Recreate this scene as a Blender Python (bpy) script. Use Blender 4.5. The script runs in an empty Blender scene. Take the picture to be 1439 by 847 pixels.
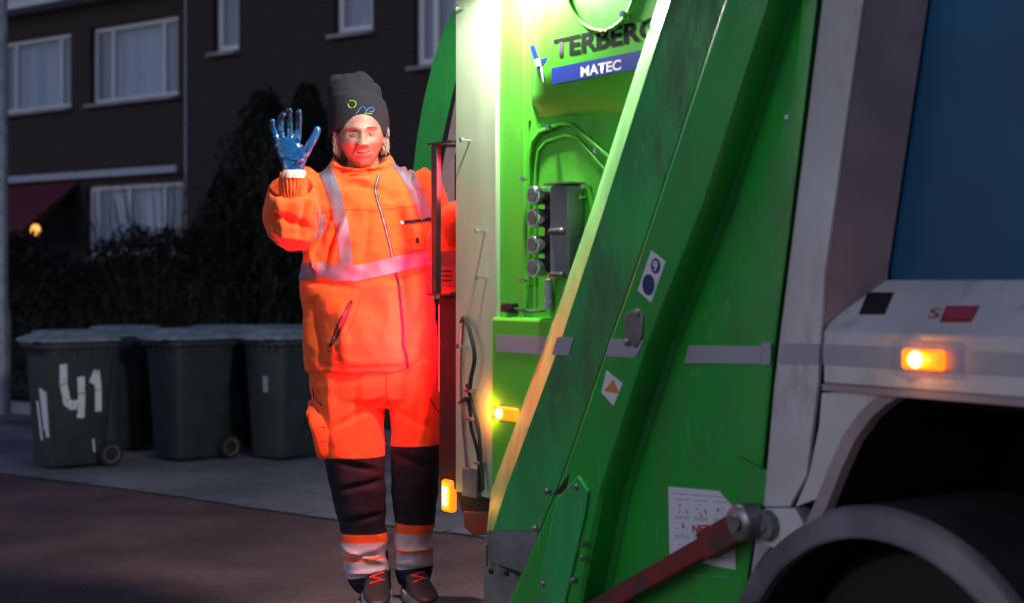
import bpy, bmesh, math, random
from mathutils import Vector, Matrix, noise
from mathutils.bvhtree import BVHTree
random.seed(7)
R = math.radians
C = bpy.context.scene.collection
sc = bpy.context.scene

# ------------------------------------------------------------------ camera, sky, light
H, FPX, CX, HY = 1.45, 2000.0, 719.5, 395.0
cam_d = bpy.data.cameras.new('camera'); cam = bpy.data.objects.new('camera', cam_d); C.objects.link(cam)
cam.location = (0, 0, H); cam.rotation_euler = (R(90), 0, 0)
cam_d.sensor_width = 36; cam_d.lens = 36 * FPX / 1439
cam_d.shift_y = -(423.5 - HY) / 1439
cam_d.clip_end = 500
cam_d.dof.use_dof = True; cam_d.dof.focus_distance = 5.0; cam_d.dof.aperture_fstop = 2.3
sc.camera = cam
SUN_DIR = Vector((-.80, -.50, .32)).normalized()          # towards the last glow of the evening sky
w = bpy.data.worlds.new('World'); sc.world = w; w.use_nodes = True
nt = w.node_tree; bg = nt.nodes['Background']
sky = nt.nodes.new('ShaderNodeTexSky'); sky.sky_type = 'NISHITA'; sky.sun_disc = False
sky.sun_elevation = math.asin(SUN_DIR.z); sky.sun_rotation = math.atan2(SUN_DIR.x, SUN_DIR.y); sky.ozone_density = 3.0
tint = nt.nodes.new('ShaderNodeMix'); tint.data_type = 'RGBA'; tint.blend_type = 'MULTIPLY'; tint.inputs[0].default_value = 1
tint.inputs[7].default_value = (.70, .75, 1.0, 1)
nt.links.new(sky.outputs[0], tint.inputs[6]); nt.links.new(tint.outputs[2], bg.inputs[0])
bg.inputs[1].default_value = 0.06
sd = bpy.data.lights.new('sun', 'SUN'); sd.energy = 0.22; sd.angle = R(25); sd.color = (.80, .80, 1.0)
so = bpy.data.objects.new('sun', sd); C.objects.link(so)
so.rotation_euler = SUN_DIR.to_track_quat('Z', 'Y').to_euler()
sc.view_settings.view_transform = 'Standard'; sc.view_settings.look = 'None'
sc.view_settings.gamma = 1; sc.view_settings.use_curve_mapping = False
sc.view_settings.exposure = 0.0
sc.cycles.use_denoising = True
sc.cycles.max_bounces = 6

# ------------------------------------------------------------------ materials
def mat(name, col, rough=.6, metal=0, var=0, vscale=6, col2=None, bump=0, bscale=80, coat=0, spec=.5, emit=None, estr=0,
        sheen=0, sss=0, det=4, vlo=.4, vhi=.62, stretch=None, trans=0, coatr=.08, dirt=None, scratch=0):
    m = bpy.data.materials.new(name); m.use_nodes = True
    n = m.node_tree; b = n.nodes['Principled BSDF']
    b.inputs['Base Color'].default_value = (*col, 1); b.inputs['Roughness'].default_value = rough
    b.inputs['Metallic'].default_value = metal; b.inputs['Coat Weight'].default_value = coat
    b.inputs['Coat Roughness'].default_value = coatr
    b.inputs['Specular IOR Level'].default_value = spec; b.inputs['Sheen Weight'].default_value = sheen
    b.inputs['Subsurface Weight'].default_value = sss; b.inputs['Transmission Weight'].default_value = trans
    if sss: b.inputs['Subsurface Radius'].default_value = (.01, .004, .002)
    tc = n.nodes.new('ShaderNodeTexCoord'); src = tc.outputs['Object']
    if stretch:
        mp = n.nodes.new('ShaderNodeMapping'); mp.inputs['Scale'].default_value = stretch
        n.links.new(src, mp.inputs[0]); src = mp.outputs[0]
    if var or col2:
        t = n.nodes.new('ShaderNodeTexNoise'); t.inputs['Scale'].default_value = vscale; t.inputs['Detail'].default_value = det
        n.links.new(src, t.inputs['Vector'])
        r = n.nodes.new('ShaderNodeValToRGB'); r.color_ramp.elements[0].position = vlo; r.color_ramp.elements[1].position = vhi
        c2 = col2 or tuple(c * (1 - var) for c in col)
        r.color_ramp.elements[0].color = (*c2, 1); r.color_ramp.elements[1].color = (*col, 1)
        n.links.new(t.outputs['Fac'], r.inputs[0]); n.links.new(r.outputs[0], b.inputs['Base Color'])
    if scratch:
        mp = n.nodes.new('ShaderNodeMapping'); mp.inputs['Scale'].default_value = (9, 9, 1.3); mp.inputs['Rotation'].default_value = (0, .35, 0); n.links.new(tc.outputs['Object'], mp.inputs[0])
        t = n.nodes.new('ShaderNodeTexNoise'); t.inputs['Scale'].default_value = 9; t.inputs['Detail'].default_value = 6; n.links.new(mp.outputs[0], t.inputs['Vector'])
        r = n.nodes.new('ShaderNodeMapRange'); r.inputs['From Min'].default_value = .66; r.inputs['From Max'].default_value = .70; r.inputs['To Max'].default_value = scratch
        n.links.new(t.outputs['Fac'], r.inputs[0])
        mx = n.nodes.new('ShaderNodeMix'); mx.data_type = 'RGBA'; mx.inputs[7].default_value = (.34, .40, .33, 1); n.links.new(r.outputs[0], mx.inputs[0])
        if b.inputs['Base Color'].is_linked: n.links.new(b.inputs['Base Color'].links[0].from_socket, mx.inputs[6])
        else: mx.inputs[6].default_value = (*col, 1)
        n.links.new(mx.outputs[2], b.inputs['Base Color'])
    if dirt:                                       # (colour, strength, scale, low, high, stretch): film of road dirt
        dc, ds, dsc, dlo, dhi, dst = dirt
        mp = n.nodes.new('ShaderNodeMapping'); mp.inputs['Scale'].default_value = dst; n.links.new(tc.outputs['Object'], mp.inputs[0])
        t = n.nodes.new('ShaderNodeTexNoise'); t.inputs['Scale'].default_value = dsc; t.inputs['Detail'].default_value = 9; t.inputs['Roughness'].default_value = .72
        n.links.new(mp.outputs[0], t.inputs['Vector'])
        r = n.nodes.new('ShaderNodeMapRange'); r.inputs['From Min'].default_value = dlo; r.inputs['From Max'].default_value = dhi; r.inputs['To Max'].default_value = ds
        n.links.new(t.outputs['Fac'], r.inputs[0])
        mx = n.nodes.new('ShaderNodeMix'); mx.data_type = 'RGBA'; mx.inputs[7].default_value = (*dc, 1); n.links.new(r.outputs[0], mx.inputs[0])
        if b.inputs['Base Color'].is_linked: n.links.new(b.inputs['Base Color'].links[0].from_socket, mx.inputs[6])
        else: mx.inputs[6].default_value = (*col, 1)
        n.links.new(mx.outputs[2], b.inputs['Base Color'])
        rr = n.nodes.new('ShaderNodeMapRange'); rr.inputs['To Min'].default_value = rough; rr.inputs['To Max'].default_value = min(1, rough + .5)
        n.links.new(r.outputs[0], rr.inputs[0]); n.links.new(rr.outputs[0], b.inputs['Roughness'])
    if bump:
        t = n.nodes.new('ShaderNodeTexNoise'); t.inputs['Scale'].default_value = bscale; t.inputs['Detail'].default_value = 3
        n.links.new(src, t.inputs['Vector'])
        bp = n.nodes.new('ShaderNodeBump'); bp.inputs['Strength'].default_value = bump; bp.inputs['Distance'].default_value = .004
        n.links.new(t.outputs['Fac'], bp.inputs['Height']); n.links.new(bp.outputs[0], b.inputs['Normal'])
        if coat: n.links.new(bp.outputs[0], b.inputs['Coat Normal'])
    if emit:
        b.inputs['Emission Color'].default_value = (*emit, 1); b.inputs['Emission Strength'].default_value = estr
    return m

M = {}
M['green'] = mat('green paint', (.015, .40, .04), .38, coat=.2, var=.12, vscale=1.3, bump=.05, bscale=120, coatr=.2, dirt=((.07, .075, .05), .6, 3.2, .50, .72, (1, 1, .5)), scratch=.3)
M['green_dirty'] = mat('dirty green paint', (.03, .44, .10), .5, col2=(.035, .30, .07), vscale=2.6, vlo=.38, vhi=.5, bump=.12, bscale=60, spec=.3, stretch=(1, 1, .45), det=8, dirt=((.09, .085, .065), .85, 5, .46, .66, (1, 1, .3)), scratch=.8)
M['edge_lit'] = mat('lamplit pale green edge', (.20, .58, .17), .4, var=.25, vscale=14, bump=.1, bscale=90, stretch=(1, 1, .3))  # paler green puts the lamp light along the beam edge into its colour
M['green_lit'] = mat('lamplit green paint', (.09, .56, .035), .45, spec=.3, coat=.0, var=.10, vscale=2.0, bump=.05, bscale=90, coatr=.25, dirt=((.12, .2, .06), .5, 9, .54, .70, (1, 1, .5)))  # lamp brightness put into a lighter, yellower green for the rear panel parts
M['galv'] = mat('green tinted aluminium', (.46, .60, .38), .5, metal=.0, var=.25, vscale=3.5, bump=.10, bscale=120, stretch=(1, 1, .25))  # green tint puts bounce light from the panels into the post colour
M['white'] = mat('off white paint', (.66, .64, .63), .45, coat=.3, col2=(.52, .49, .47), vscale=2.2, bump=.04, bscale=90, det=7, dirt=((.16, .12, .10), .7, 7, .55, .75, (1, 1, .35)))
M['white_shade'] = mat('shaded white paint', (.42, .33, .33), .55, var=.2, vscale=5)  # brownish shade on pillar return, trim and arch lip put into the colour
M['blue'] = mat('dark blue gloss paint', (.003, .11, .23), .30, coat=.0, spec=.4, var=.35, vscale=1.1, coatr=.15, bump=.02, bscale=5)
M['refl'] = mat('grey reflective tape', (.42, .41, .46), .35, metal=.35, bump=.15, bscale=500)
M['black'] = mat('black steel', (.012, .012, .013), .4, bump=.1)
M['rubber'] = mat('black rubber', (.012, .012, .012), .75, bump=.15, bscale=150)
M['dark'] = mat('grimy underbody', (.008, .007, .007), .9, var=.4)
M['steel'] = mat('scratched steel', (.32, .32, .33), .35, metal=.8, var=.3, vscale=12)
M['chrome'] = mat('bright steel', (.75, .75, .75), .18, metal=1)
M['greysteel'] = mat('grey painted steel', (.20, .22, .20), .45, var=.3, vscale=8, bump=.1)
M['guard'] = mat('grey plastic mudguard', (.19, .18, .19), .40, col2=(.11, .10, .10), vscale=5, bump=.08, det=6)
M['guarddark'] = mat('dark brown mudguard', (.045, .038, .036), .75, var=.4, vscale=6)  # darker and browner than the grey rim
M['redpaint'] = mat('worn red paint', (.22, .016, .016), .6, col2=(.08, .035, .028), vscale=9, bump=.15, det=6)
M['sticker'] = mat('white sticker', (.72, .72, .76), .4)
M['stblue'] = mat('blue ink', (.015, .04, .30), .4)
M['navyink'] = mat('navy ink', (.01, .035, .12), .4)
M['blackink'] = mat('black ink', (.012, .012, .014), .85, spec=.1)
M['whiteink'] = mat('white ink', (.8, .8, .85), .4)
M['redink'] = mat('red ink', (.45, .02, .04), .45)
M['orangeink'] = mat('orange ink', (.65, .25, .03), .5)
M['greyink'] = mat('grey ink', (.30, .30, .34), .5)
M['beige'] = mat('worn pale steel', (.42, .36, .33), .5, var=.3, vscale=4, metal=.2)
M['amber'] = mat('lit amber lens', (.9, .35, .02), .25, emit=(1, .15, .005), estr=2.4)
M['ambercore'] = mat('lit amber bulb', (1, .7, .2), .3, emit=(1, .60, .15), estr=7)
M['redlens'] = mat('lit red lens', (.6, .01, .01), .25, emit=(1, .02, .03), estr=5)
M['reddisc'] = mat('dark red reflector', (.20, .004, .012), .25, coat=.5)
M['lamplens'] = mat('lit white lens', (.9, .9, .9), .3, emit=(1, .96, .88), estr=40)
M['winglow'] = mat('warm porch lamp glass', (.9, .6, .2), .3, emit=(1, .45, .08), estr=1.6)
# people
M['skin'] = mat('skin', (.42, .20, .15), .5, sss=.05, var=.35, vscale=34, bump=.6, bscale=130, det=7)
M['lips'] = mat('lips', (.30, .075, .07), .45)
M['eyewhite'] = mat('eye white', (.16, .13, .12), .3)
M['iris'] = mat('iris', (.02, .025, .03), .15)
M['hair'] = mat('grey blond hair', (.60, .54, .46), .6, var=.4, vscale=60)
M['brow'] = mat('eyebrow hair', (.17, .12, .09), .8)
M['hat'] = mat('dark navy knit', (.007, .009, .016), .95, sheen=.0, bump=.7, bscale=420, stretch=(1, 1, .35))
M['orange'] = mat('orange fleece', (.92, .115, .010), .9, sheen=.15, var=.10, vscale=30, bump=.35, bscale=300)
M['orangeknit'] = mat('orange ribbed knit', (.90, .13, .02), .85, bump=.8, bscale=160, stretch=(1, 1, .1))
M['seam'] = mat('dark orange seam', (.35, .04, .008), .9)  # darker orange for the thin seam lines of the jacket
M['navy'] = mat('navy work cloth', (.004, .006, .015), .9, bump=.4, bscale=260, var=.3, vscale=20)
M['tape'] = mat('silver reflective cloth tape', (.20, .18, .25), .5, metal=.2, bump=.3, bscale=350, var=.15, vscale=25)
M['legtape'] = mat('brightened reflective leg tape', (.48, .45, .50), .5, bump=.3, bscale=350, var=.15, vscale=25)  # lighter than the jacket tape: missing light on the legs put into colour
M['glove'] = mat('blue nitrile coating', (.006, .065, .22), .2, coat=1.0, bump=.45, bscale=60, coatr=.06, col2=(.005, .03, .07), vscale=8, vlo=.40, vhi=.50)
M['cuff'] = mat('white knit', (.75, .60, .52), .9, bump=.6, bscale=300)
M['shoe'] = mat('black shoe leather', (.018, .018, .020), .5, bump=.4, bscale=160)
M['sole'] = mat('pale grey rubber sole', (.42, .36, .38), .6)
M['lace'] = mat('red lace', (.75, .03, .03), .7)
M['lime'] = mat('lime thread', (.32, .75, .04), .7)
M['cyan'] = mat('blue thread', (.02, .30, .75), .7)
# setting
M['bin'] = mat('dark grey green plastic', (.030, .042, .044), .5, var=.3, vscale=5, bump=.15, bscale=90)
M['binlid'] = mat('weathered grey lid plastic', (.24, .28, .31), .38, var=.35, vscale=9, bump=.2, bscale=60)
M['paintwhite'] = mat('brushed white house paint', (.75, .78, .80), .6, col2=(.12, .14, .14), vscale=38, vlo=.30, vhi=.40)
M['leaf'] = mat('dark leaves', (.012, .018, .009), .8, col2=(.006, .009, .006), vscale=9)
M['leafdry'] = mat('brownish leaves', (.075, .068, .026), .7, col2=(.035, .035, .014), vscale=9)
M['bark'] = mat('bark', (.05, .035, .026), .9, bump=.5)
M['frame'] = mat('white window frame paint', (.62, .66, .74), .5)
M['curtain'] = mat('pale net curtain', (.52, .66, .86), .9, var=.22, vscale=2.0, stretch=(9, 1, .4))  # bluish tint puts the cool dusk light into the cloth colour
M['drape'] = mat('grey blue drape', (.16, .20, .28), .9, var=.3, vscale=5, stretch=(9, 1, .4))
M['roomdark'] = mat('dark room', (.03, .04, .05), .9)
M['awning'] = mat('dark red awning cloth', (.10, .008, .022), .8)
M['pipe'] = mat('grey plastic pipe', (.34, .38, .50), .5)
M['pole'] = mat('pale galvanised pole', (.40, .43, .48), .45, metal=.3, var=.3, vscale=9)
M['concrete'] = mat('pale concrete', (.30, .30, .32), .85, var=.3, vscale=5, bump=.3)
M['path'] = mat('pale paving', (.33, .35, .37), .85, var=.25, vscale=3, bump=.3)
M['soil'] = mat('verge soil', (.06, .06, .045), .95, var=.5, vscale=7, bump=.8, bscale=20)
M['grass'] = mat('winter grass', (.06, .08, .035), .8, var=.4, vscale=4)
M['glass'] = mat('window glass', (.55, .62, .7), .04, spec=.6)
gn = M['glass'].node_tree; gb = gn.nodes['Principled BSDF']
gtr = gn.nodes.new('ShaderNodeBsdfTransparent'); gmx = gn.nodes.new('ShaderNodeMixShader'); gmx.inputs[0].default_value = .22
gn.links.new(gtr.outputs[0], gmx.inputs[1]); gn.links.new(gb.outputs[0], gmx.inputs[2])
gn.links.new(gmx.outputs[0], gn.nodes['Material Output'].inputs[0])

def brick_mat():
    m = bpy.data.materials.new('dark brick'); m.use_nodes = True; n = m.node_tree; b = n.nodes['Principled BSDF']
    tc = n.nodes.new('ShaderNodeTexCoord'); sp = n.nodes.new('ShaderNodeSeparateXYZ'); cb = n.nodes.new('ShaderNodeCombineXYZ')
    n.links.new(tc.outputs['Object'], sp.inputs[0]); n.links.new(sp.outputs[0], cb.inputs[0]); n.links.new(sp.outputs[2], cb.inputs[1])
    t = n.nodes.new('ShaderNodeTexBrick'); t.inputs['Scale'].default_value = 1
    t.inputs['Brick Width'].default_value = .22; t.inputs['Row Height'].default_value = .065; t.inputs['Mortar Size'].default_value = .006
    t.inputs['Color1'].default_value = (.036, .024, .022, 1); t.inputs['Color2'].default_value = (.022, .015, .015, 1)
    t.inputs['Mortar'].default_value = (.042, .036, .036, 1)
    n.links.new(cb.outputs[0], t.inputs['Vector']); n.links.new(t.outputs[0], b.inputs['Base Color'])
    b.inputs['Roughness'].default_value = .9
    return m
M['brick'] = brick_mat()

def road_mat(name, c1, c2, sc_big, fine, bumpv):
    m = bpy.data.materials.new(name); m.use_nodes = True; n = m.node_tree; b = n.nodes['Principled BSDF']
    tc = n.nodes.new('ShaderNodeTexCoord')
    t1 = n.nodes.new('ShaderNodeTexNoise'); t1.inputs['Scale'].default_value = sc_big; t1.inputs['Detail'].default_value = 6
    t2 = n.nodes.new('ShaderNodeTexNoise'); t2.inputs['Scale'].default_value = fine; t2.inputs['Detail'].default_value = 2
    for t in (t1, t2): n.links.new(tc.outputs['Object'], t.inputs['Vector'])
    r = n.nodes.new('ShaderNodeValToRGB'); r.color_ramp.elements[0].position = .35; r.color_ramp.elements[1].position = .65
    r.color_ramp.elements[0].color = (*c2, 1); r.color_ramp.elements[1].color = (*c1, 1)
    n.links.new(t1.outputs['Fac'], r.inputs[0])
    mx = n.nodes.new('ShaderNodeMix'); mx.data_type = 'RGBA'; mx.blend_type = 'MULTIPLY'; mx.inputs[0].default_value = .7
    r2 = n.nodes.new('ShaderNodeValToRGB'); r2.color_ramp.elements[0].position = .3; r2.color_ramp.elements[1].position = .7
    r2.color_ramp.elements[0].color = (.45, .45, .45, 1); r2.color_ramp.elements[1].color = (1, 1, 1, 1)
    n.links.new(t2.outputs['Fac'], r2.inputs[0]); n.links.new(r.outputs[0], mx.inputs[6]); n.links.new(r2.outputs[0], mx.inputs[7])
    n.links.new(mx.outputs[2], b.inputs['Base Color'])
    b.inputs['Roughness'].default_value = .75
    bp = n.nodes.new('ShaderNodeBump'); bp.inputs['Strength'].default_value = bumpv; bp.inputs['Distance'].default_value = .01
    n.links.new(t2.outputs['Fac'], bp.inputs['Height']); n.links.new(bp.outputs[0], b.inputs['Normal'])
    return m
M['asphalt'] = road_mat('reddish asphalt', (.18, .090, .082), (.085, .044, .042), 1.6, 38, .9)
M['paving'] = road_mat('grey paving', (.28, .265, .275), (.15, .14, .15), 1.3, 32, .8)
M['terrain'] = mat('dark ground', (.04, .045, .03), .95, var=.4, vscale=.6)

# ------------------------------------------------------------------ mesh helpers
class MB:
    def __init__(s): s.v, s.f = [], []
    def add(s, vs, fs):
        o = len(s.v); s.v += [Vector(p) for p in vs]; s.f += [tuple(i + o for i in f) for f in fs]; return s
    def box(s, c, d, m=None):
        x, y, z = d[0] / 2, d[1] / 2, d[2] / 2
        vs = [Vector((i * x, j * y, k * z)) for i in (-1, 1) for j in (-1, 1) for k in (-1, 1)]
        if m: vs = [m @ p for p in vs]
        return s.add([p + Vector(c) for p in vs], [(0, 1, 3, 2), (4, 6, 7, 5), (0, 4, 5, 1), (2, 3, 7, 6), (0, 2, 6, 4), (1, 5, 7, 3)])
    def prism(s, poly, off):                       # closed polygon of 3D points extruded by the vector off
        n = len(poly); off = Vector(off); a = [Vector(p) for p in poly]
        return s.add(a + [p + off for p in a], [tuple(range(n)), tuple(range(2 * n - 1, n - 1, -1))] + [(i, i + n, (i + 1) % n + n, (i + 1) % n) for i in range(n)])
    def strip(s, rows):                            # open ruled sheet between polylines
        n = len(rows[0]); vs = [p for r in rows for p in r]
        return s.add(vs, [(k * n + i, k * n + i + 1, (k + 1) * n + i + 1, (k + 1) * n + i) for k in range(len(rows) - 1) for i in range(n - 1)])
    def loft(s, secs, cap=True):                   # list of closed rings with the same count
        n = len(secs[0]); vs = [p for r in secs for p in r]
        fs = [(k * n + i, k * n + (i + 1) % n, (k + 1) * n + (i + 1) % n, (k + 1) * n + i) for k in range(len(secs) - 1) for i in range(n)]
        if cap: fs += [tuple(range(n - 1, -1, -1)), tuple(range((len(secs) - 1) * n, len(secs) * n))]
        return s.add(vs, fs)
    def tube(s, pts, r, n=8, ref=Vector((1, 0, 0)), flat=1, round_ends=False):
        pts = [Vector(p) for p in pts]; rs = r if isinstance(r, (list, tuple)) else [r] * len(pts); secs = []
        if round_ends:
            a, b = pts[0], pts[-1]; da = (pts[0] - pts[1]).normalized(); db = (pts[-1] - pts[-2]).normalized()
            pre = [(a + da * rs[0] * math.sin(t), rs[0] * math.cos(t)) for t in (1.35, .9, .45)]
            post = [(b + db * rs[-1] * math.sin(t), rs[-1] * math.cos(t)) for t in (.45, .9, 1.35)]
            pts = [p for p, _ in pre] + pts + [p for p, _ in post]; rs = [q for _, q in pre] + list(rs) + [q for _, q in post]
        for i, p in enumerate(pts):
            t = (pts[min(i + 1, len(pts) - 1)] - pts[max(i - 1, 0)]).normalized()
            x = ref - t * ref.dot(t)
            if x.length < .1: x = Vector((0, 1, 0)) - t * t.y
            if x.length < .1: x = Vector((0, 0, 1)) - t * t.z
            x.normalize(); y = t.cross(x)
            secs.append([p + x * rs[i] * math.cos(a) + y * rs[i] * flat * math.sin(a) for a in [2 * math.pi * k / n for k in range(n)]])
        return s.loft(secs)
    def lathe(s, prof, c, axis='z', n=32, cap=True):    # prof (radius, height)
        c = Vector(c); secs = []
        for r_, h_ in prof:
            ring = []
            for k in range(n):
                a = 2 * math.pi * k / n; u, v_ = r_ * math.cos(a), r_ * math.sin(a)
                ring.append(c + (Vector((u, v_, h_)) if axis == 'z' else Vector((u, h_, v_)) if axis == 'y' else Vector((h_, u, v_))))
            secs.append(ring)
        return s.loft(secs, cap)
    def mesh(s, name='mesh'):
        me = bpy.data.meshes.new(name); me.from_pydata([tuple(p) for p in s.v], [], s.f)
        bm = bmesh.new(); bm.from_mesh(me); bmesh.ops.recalc_face_normals(bm, faces=bm.faces); bm.to_mesh(me); bm.free(); return me
    def build(s, name, m, parent=None, smooth=False, bevel=0, mats=None, solid=0):
        return link(name, s.mesh(name), m, parent, smooth, bevel, solid)

def link(name, me, m, parent=None, smooth=False, bevel=0, solid=0):
    o = bpy.data.objects.new(name, me); C.objects.link(o); o.parent = parent
    me.materials.append(M[m] if isinstance(m, str) else m)
    if smooth:
        for p in me.polygons: p.use_smooth = True
    if solid:
        k = o.modifiers.new('thickness', 'SOLIDIFY'); k.thickness = abs(solid); k.offset = 0
    if bevel:
        k = o.modifiers.new('bevel', 'BEVEL'); k.width = bevel; k.segments = 2; k.limit_method = 'ANGLE'; k.angle_limit = R(35)
        k.harden_normals = False
    if smooth or bevel:
        for p in me.polygons: p.use_smooth = True
        try: me.set_sharp_from_angle(angle=R(40))
        except Exception: pass
    return o

def tag(o, label, cat, group=None, kind=None):
    if label: o['label'] = label
    if cat: o['category'] = cat
    if group: o['group'] = group
    if kind: o['kind'] = kind
    return o
def empty(name, loc, rz=0):
    o = bpy.data.objects.new(name, None); C.objects.link(o); o.location = loc; o.rotation_euler = (0, 0, rz); o.empty_display_size = .2
    return o
def copy_tree(o, parent=None):
    c = o.copy(); C.objects.link(c); c.parent = parent
    for ch in [x for x in bpy.data.objects if x.parent == o]: copy_tree(ch, c)
    return c
def ray(px, py): return Vector(((px - CX) / FPX, 1, (HY - py) / FPX))
def W(px, py, Y):                                  # point at the depth Y in the direction of a pixel
    d = ray(px, py); return Vector((d.x * Y, Y, H + d.z * Y))
def G(px, py):                                     # point on the ground
    Y = H * FPX / (py - HY); return Vector(((px - CX) / FPX * Y, Y, 0))
def mapper(org, ang):                              # pixel -> local point on the plane y = const of a thing turned by ang
    ux = Vector((math.cos(ang), math.sin(ang))); uy = Vector((-math.sin(ang), math.cos(ang))); o2 = Vector(org[:2])
    def f(px, py, y=0.0):
        d = ray(px, py); d2 = Vector((d.x, 1)); t = (y + o2.dot(uy)) / d2.dot(uy); p = d2 * t - o2
        return Vector((p.dot(ux), y, H + d.z * t - (org[2] if len(org) > 2 else 0)))
    return f
def text_mesh(s, bold=.0):
    cu = bpy.data.curves.new('lettering', 'FONT'); cu.body = s; cu.offset = bold; cu.extrude = 0; cu.resolution_u = 4
    o = bpy.data.objects.new('lettering', cu); C.objects.link(o)
    bpy.context.view_layer.update(); dg = bpy.context.evaluated_depsgraph_get()
    me = bpy.data.meshes.new_from_object(o.evaluated_get(dg)); bpy.data.objects.remove(o); return me
def lettering(s, quad, m, parent, name='lettering', bold=.02):   # fit text into the box quad = (origin, right vector, up vector)
    me = text_mesh(s, bold); xs = [v.co.x for v in me.vertices]; ys = [v.co.y for v in me.vertices]
    x0, x1, y0, y1 = min(xs), max(xs), min(ys), max(ys); o_, r_, u_ = quad; n_ = r_.cross(u_).normalized()
    for v in me.vertices:
        z = v.co.z; v.co = o_ + r_ * ((v.co.x - x0) / (x1 - x0)) + u_ * ((v.co.y - y0) / (y1 - y0)) + n_ * .0003
    me.materials.clear(); return link(name, me, m, parent)

# ------------------------------------------------------------------ ground, road, paving, verge
def sheet(name, pts, z, m, label=None):
    mb = MB(); mb.add([(p[0], p[1], z) for p in pts], [tuple(range(len(pts)))])
    o = mb.build(name, m); o['kind'] = 'structure'; return o
sheet('ground', [(-150, -60), (150, -60), (150, 200), (-150, 200)], 0, 'terrain')
FA = R(-36); FU = Vector((math.cos(FA), math.sin(FA))); FV = Vector((-math.sin(FA), math.cos(FA)))   # along / away from the street
def S(s, t): return FU * s + FV * t + Vector((-3.84, 10.7))
sheet('road', [S(-40, -14), S(45, -14), S(45, .35), S(-40, .35)], .004, 'asphalt')
def slab(name, s0, s1, t0, t1, z0, z1, m):
    a, b, c, d = S(s0, t0), S(s1, t0), S(s1, t1), S(s0, t1)
    o = MB().prism([(a.x, a.y, z0), (b.x, b.y, z0), (c.x, c.y, z0), (d.x, d.y, z0)], (0, 0, z1 - z0)).build(name, m)
    o['kind'] = 'structure'; return o
pk = MB(); N = 60
for k in range(N):                                 # parking bay, its worn edge wanders a little
    s0, s1 = -10 + k * 40 / N, -10 + (k + 1) * 40 / N
    e0, e1 = (.14 * noise.noise(Vector((s * .5, 3, 0))) for s in (s0, s1))
    p = [S(s0, e0), S(s1, e1), S(s1, 4.2), S(s0, 4.2)]
    pk.add([(q.x, q.y, .010) for q in p], [(0, 1, 2, 3)])
o = pk.build('parking_bay', 'paving'); o['kind'] = 'structure'
gt = MB()
for k in range(70):
    a = -10 + k * .55; e = .14 * noise.noise(Vector((a * .5, 3, 0)))
    p = [S(a, e - .02), S(a + .52, e - .02), S(a + .52, e + .10), S(a, e + .10)]
    gt.add([(q.x, q.y, .015) for q in p], [(0, 1, 2, 3)])
o = gt.build('gutter', 'paving'); o['kind'] = 'structure'
slab('kerb', -12, 30, 3.0, 3.16, 0, .13, 'concrete')
slab('verge', -12, 30, 3.162, 5.6, 0, .10, 'soil')
slab('footpath', -12, 30, 5.602, 7.2, 0, .115, 'path')
slab('front_garden', -12, 30, 7.202, 9.0, 0, .10, 'soil')
gr = MB()
for k in range(5000):
    s_, t_ = random.uniform(-8, 3), random.uniform(3.2, 5.55); p = S(s_, t_); a = random.uniform(0, 6.28); h_ = random.uniform(.03, .14)
    d = Vector((math.cos(a), math.sin(a), 0)) * .007; b = Vector((p.x, p.y, .098)); l = Vector((random.uniform(-.05, .05), random.uniform(-.05, .05), h_))
    gr.add([b - d, b + d, b + l], [(0, 1, 2)])
tag(gr.build('grass', 'grass'), 'short winter grass growing on the verge behind the kerb', 'grass', kind='stuff')

# ------------------------------------------------------------------ houses
HA = R(-35.6); HO = (-6.5, 22.0, 0); hm = mapper(HO, HA)
def wall_with_holes(x0, x1, z0, z1, holes, th):    # butted blocks round the openings
    mb = MB(); xs = sorted({x0, x1, *[h[0] for h in holes], *[h[1] for h in holes]}); zs = sorted({z0, z1, *[h[2] for h in holes], *[h[3] for h in holes]})
    V_ = {}
    def inside(a, b): return any(h[0] - 1e-6 <= a and b[0] <= h[1] + 1e-6 and h[2] - 1e-6 <= b[1] and b[2] <= h[3] + 1e-6 for h in holes)
    solid = set()
    for i in range(len(xs) - 1):
        for j in range(len(zs) - 1):
            if not inside(xs[i], (xs[i + 1], zs[j], zs[j + 1])): solid.add((i, j))
    for (i, j) in solid:
        a, b, c, d = xs[i], xs[i + 1], zs[j], zs[j + 1]
        mb.add([(a, 0, c), (b, 0, c), (b, 0, d), (a, 0, d)], [(0, 1, 2, 3)])
        if (i - 1, j) not in solid: mb.add([(a, 0, c), (a, 0, d), (a, th, d), (a, th, c)], [(0, 1, 2, 3)])
        if (i + 1, j) not in solid: mb.add([(b, 0, c), (b, th, c), (b, th, d), (b, 0, d)], [(0, 1, 2, 3)])
        if (i, j - 1) not in solid: mb.add([(a, 0, c), (a, th, c), (b, th, c), (b, 0, c)], [(0, 1, 2, 3)])
        if (i, j + 1) not in solid: mb.add([(a, 0, d), (b, 0, d), (b, th, d), (a, th, d)], [(0, 1, 2, 3)])
    return mb
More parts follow.
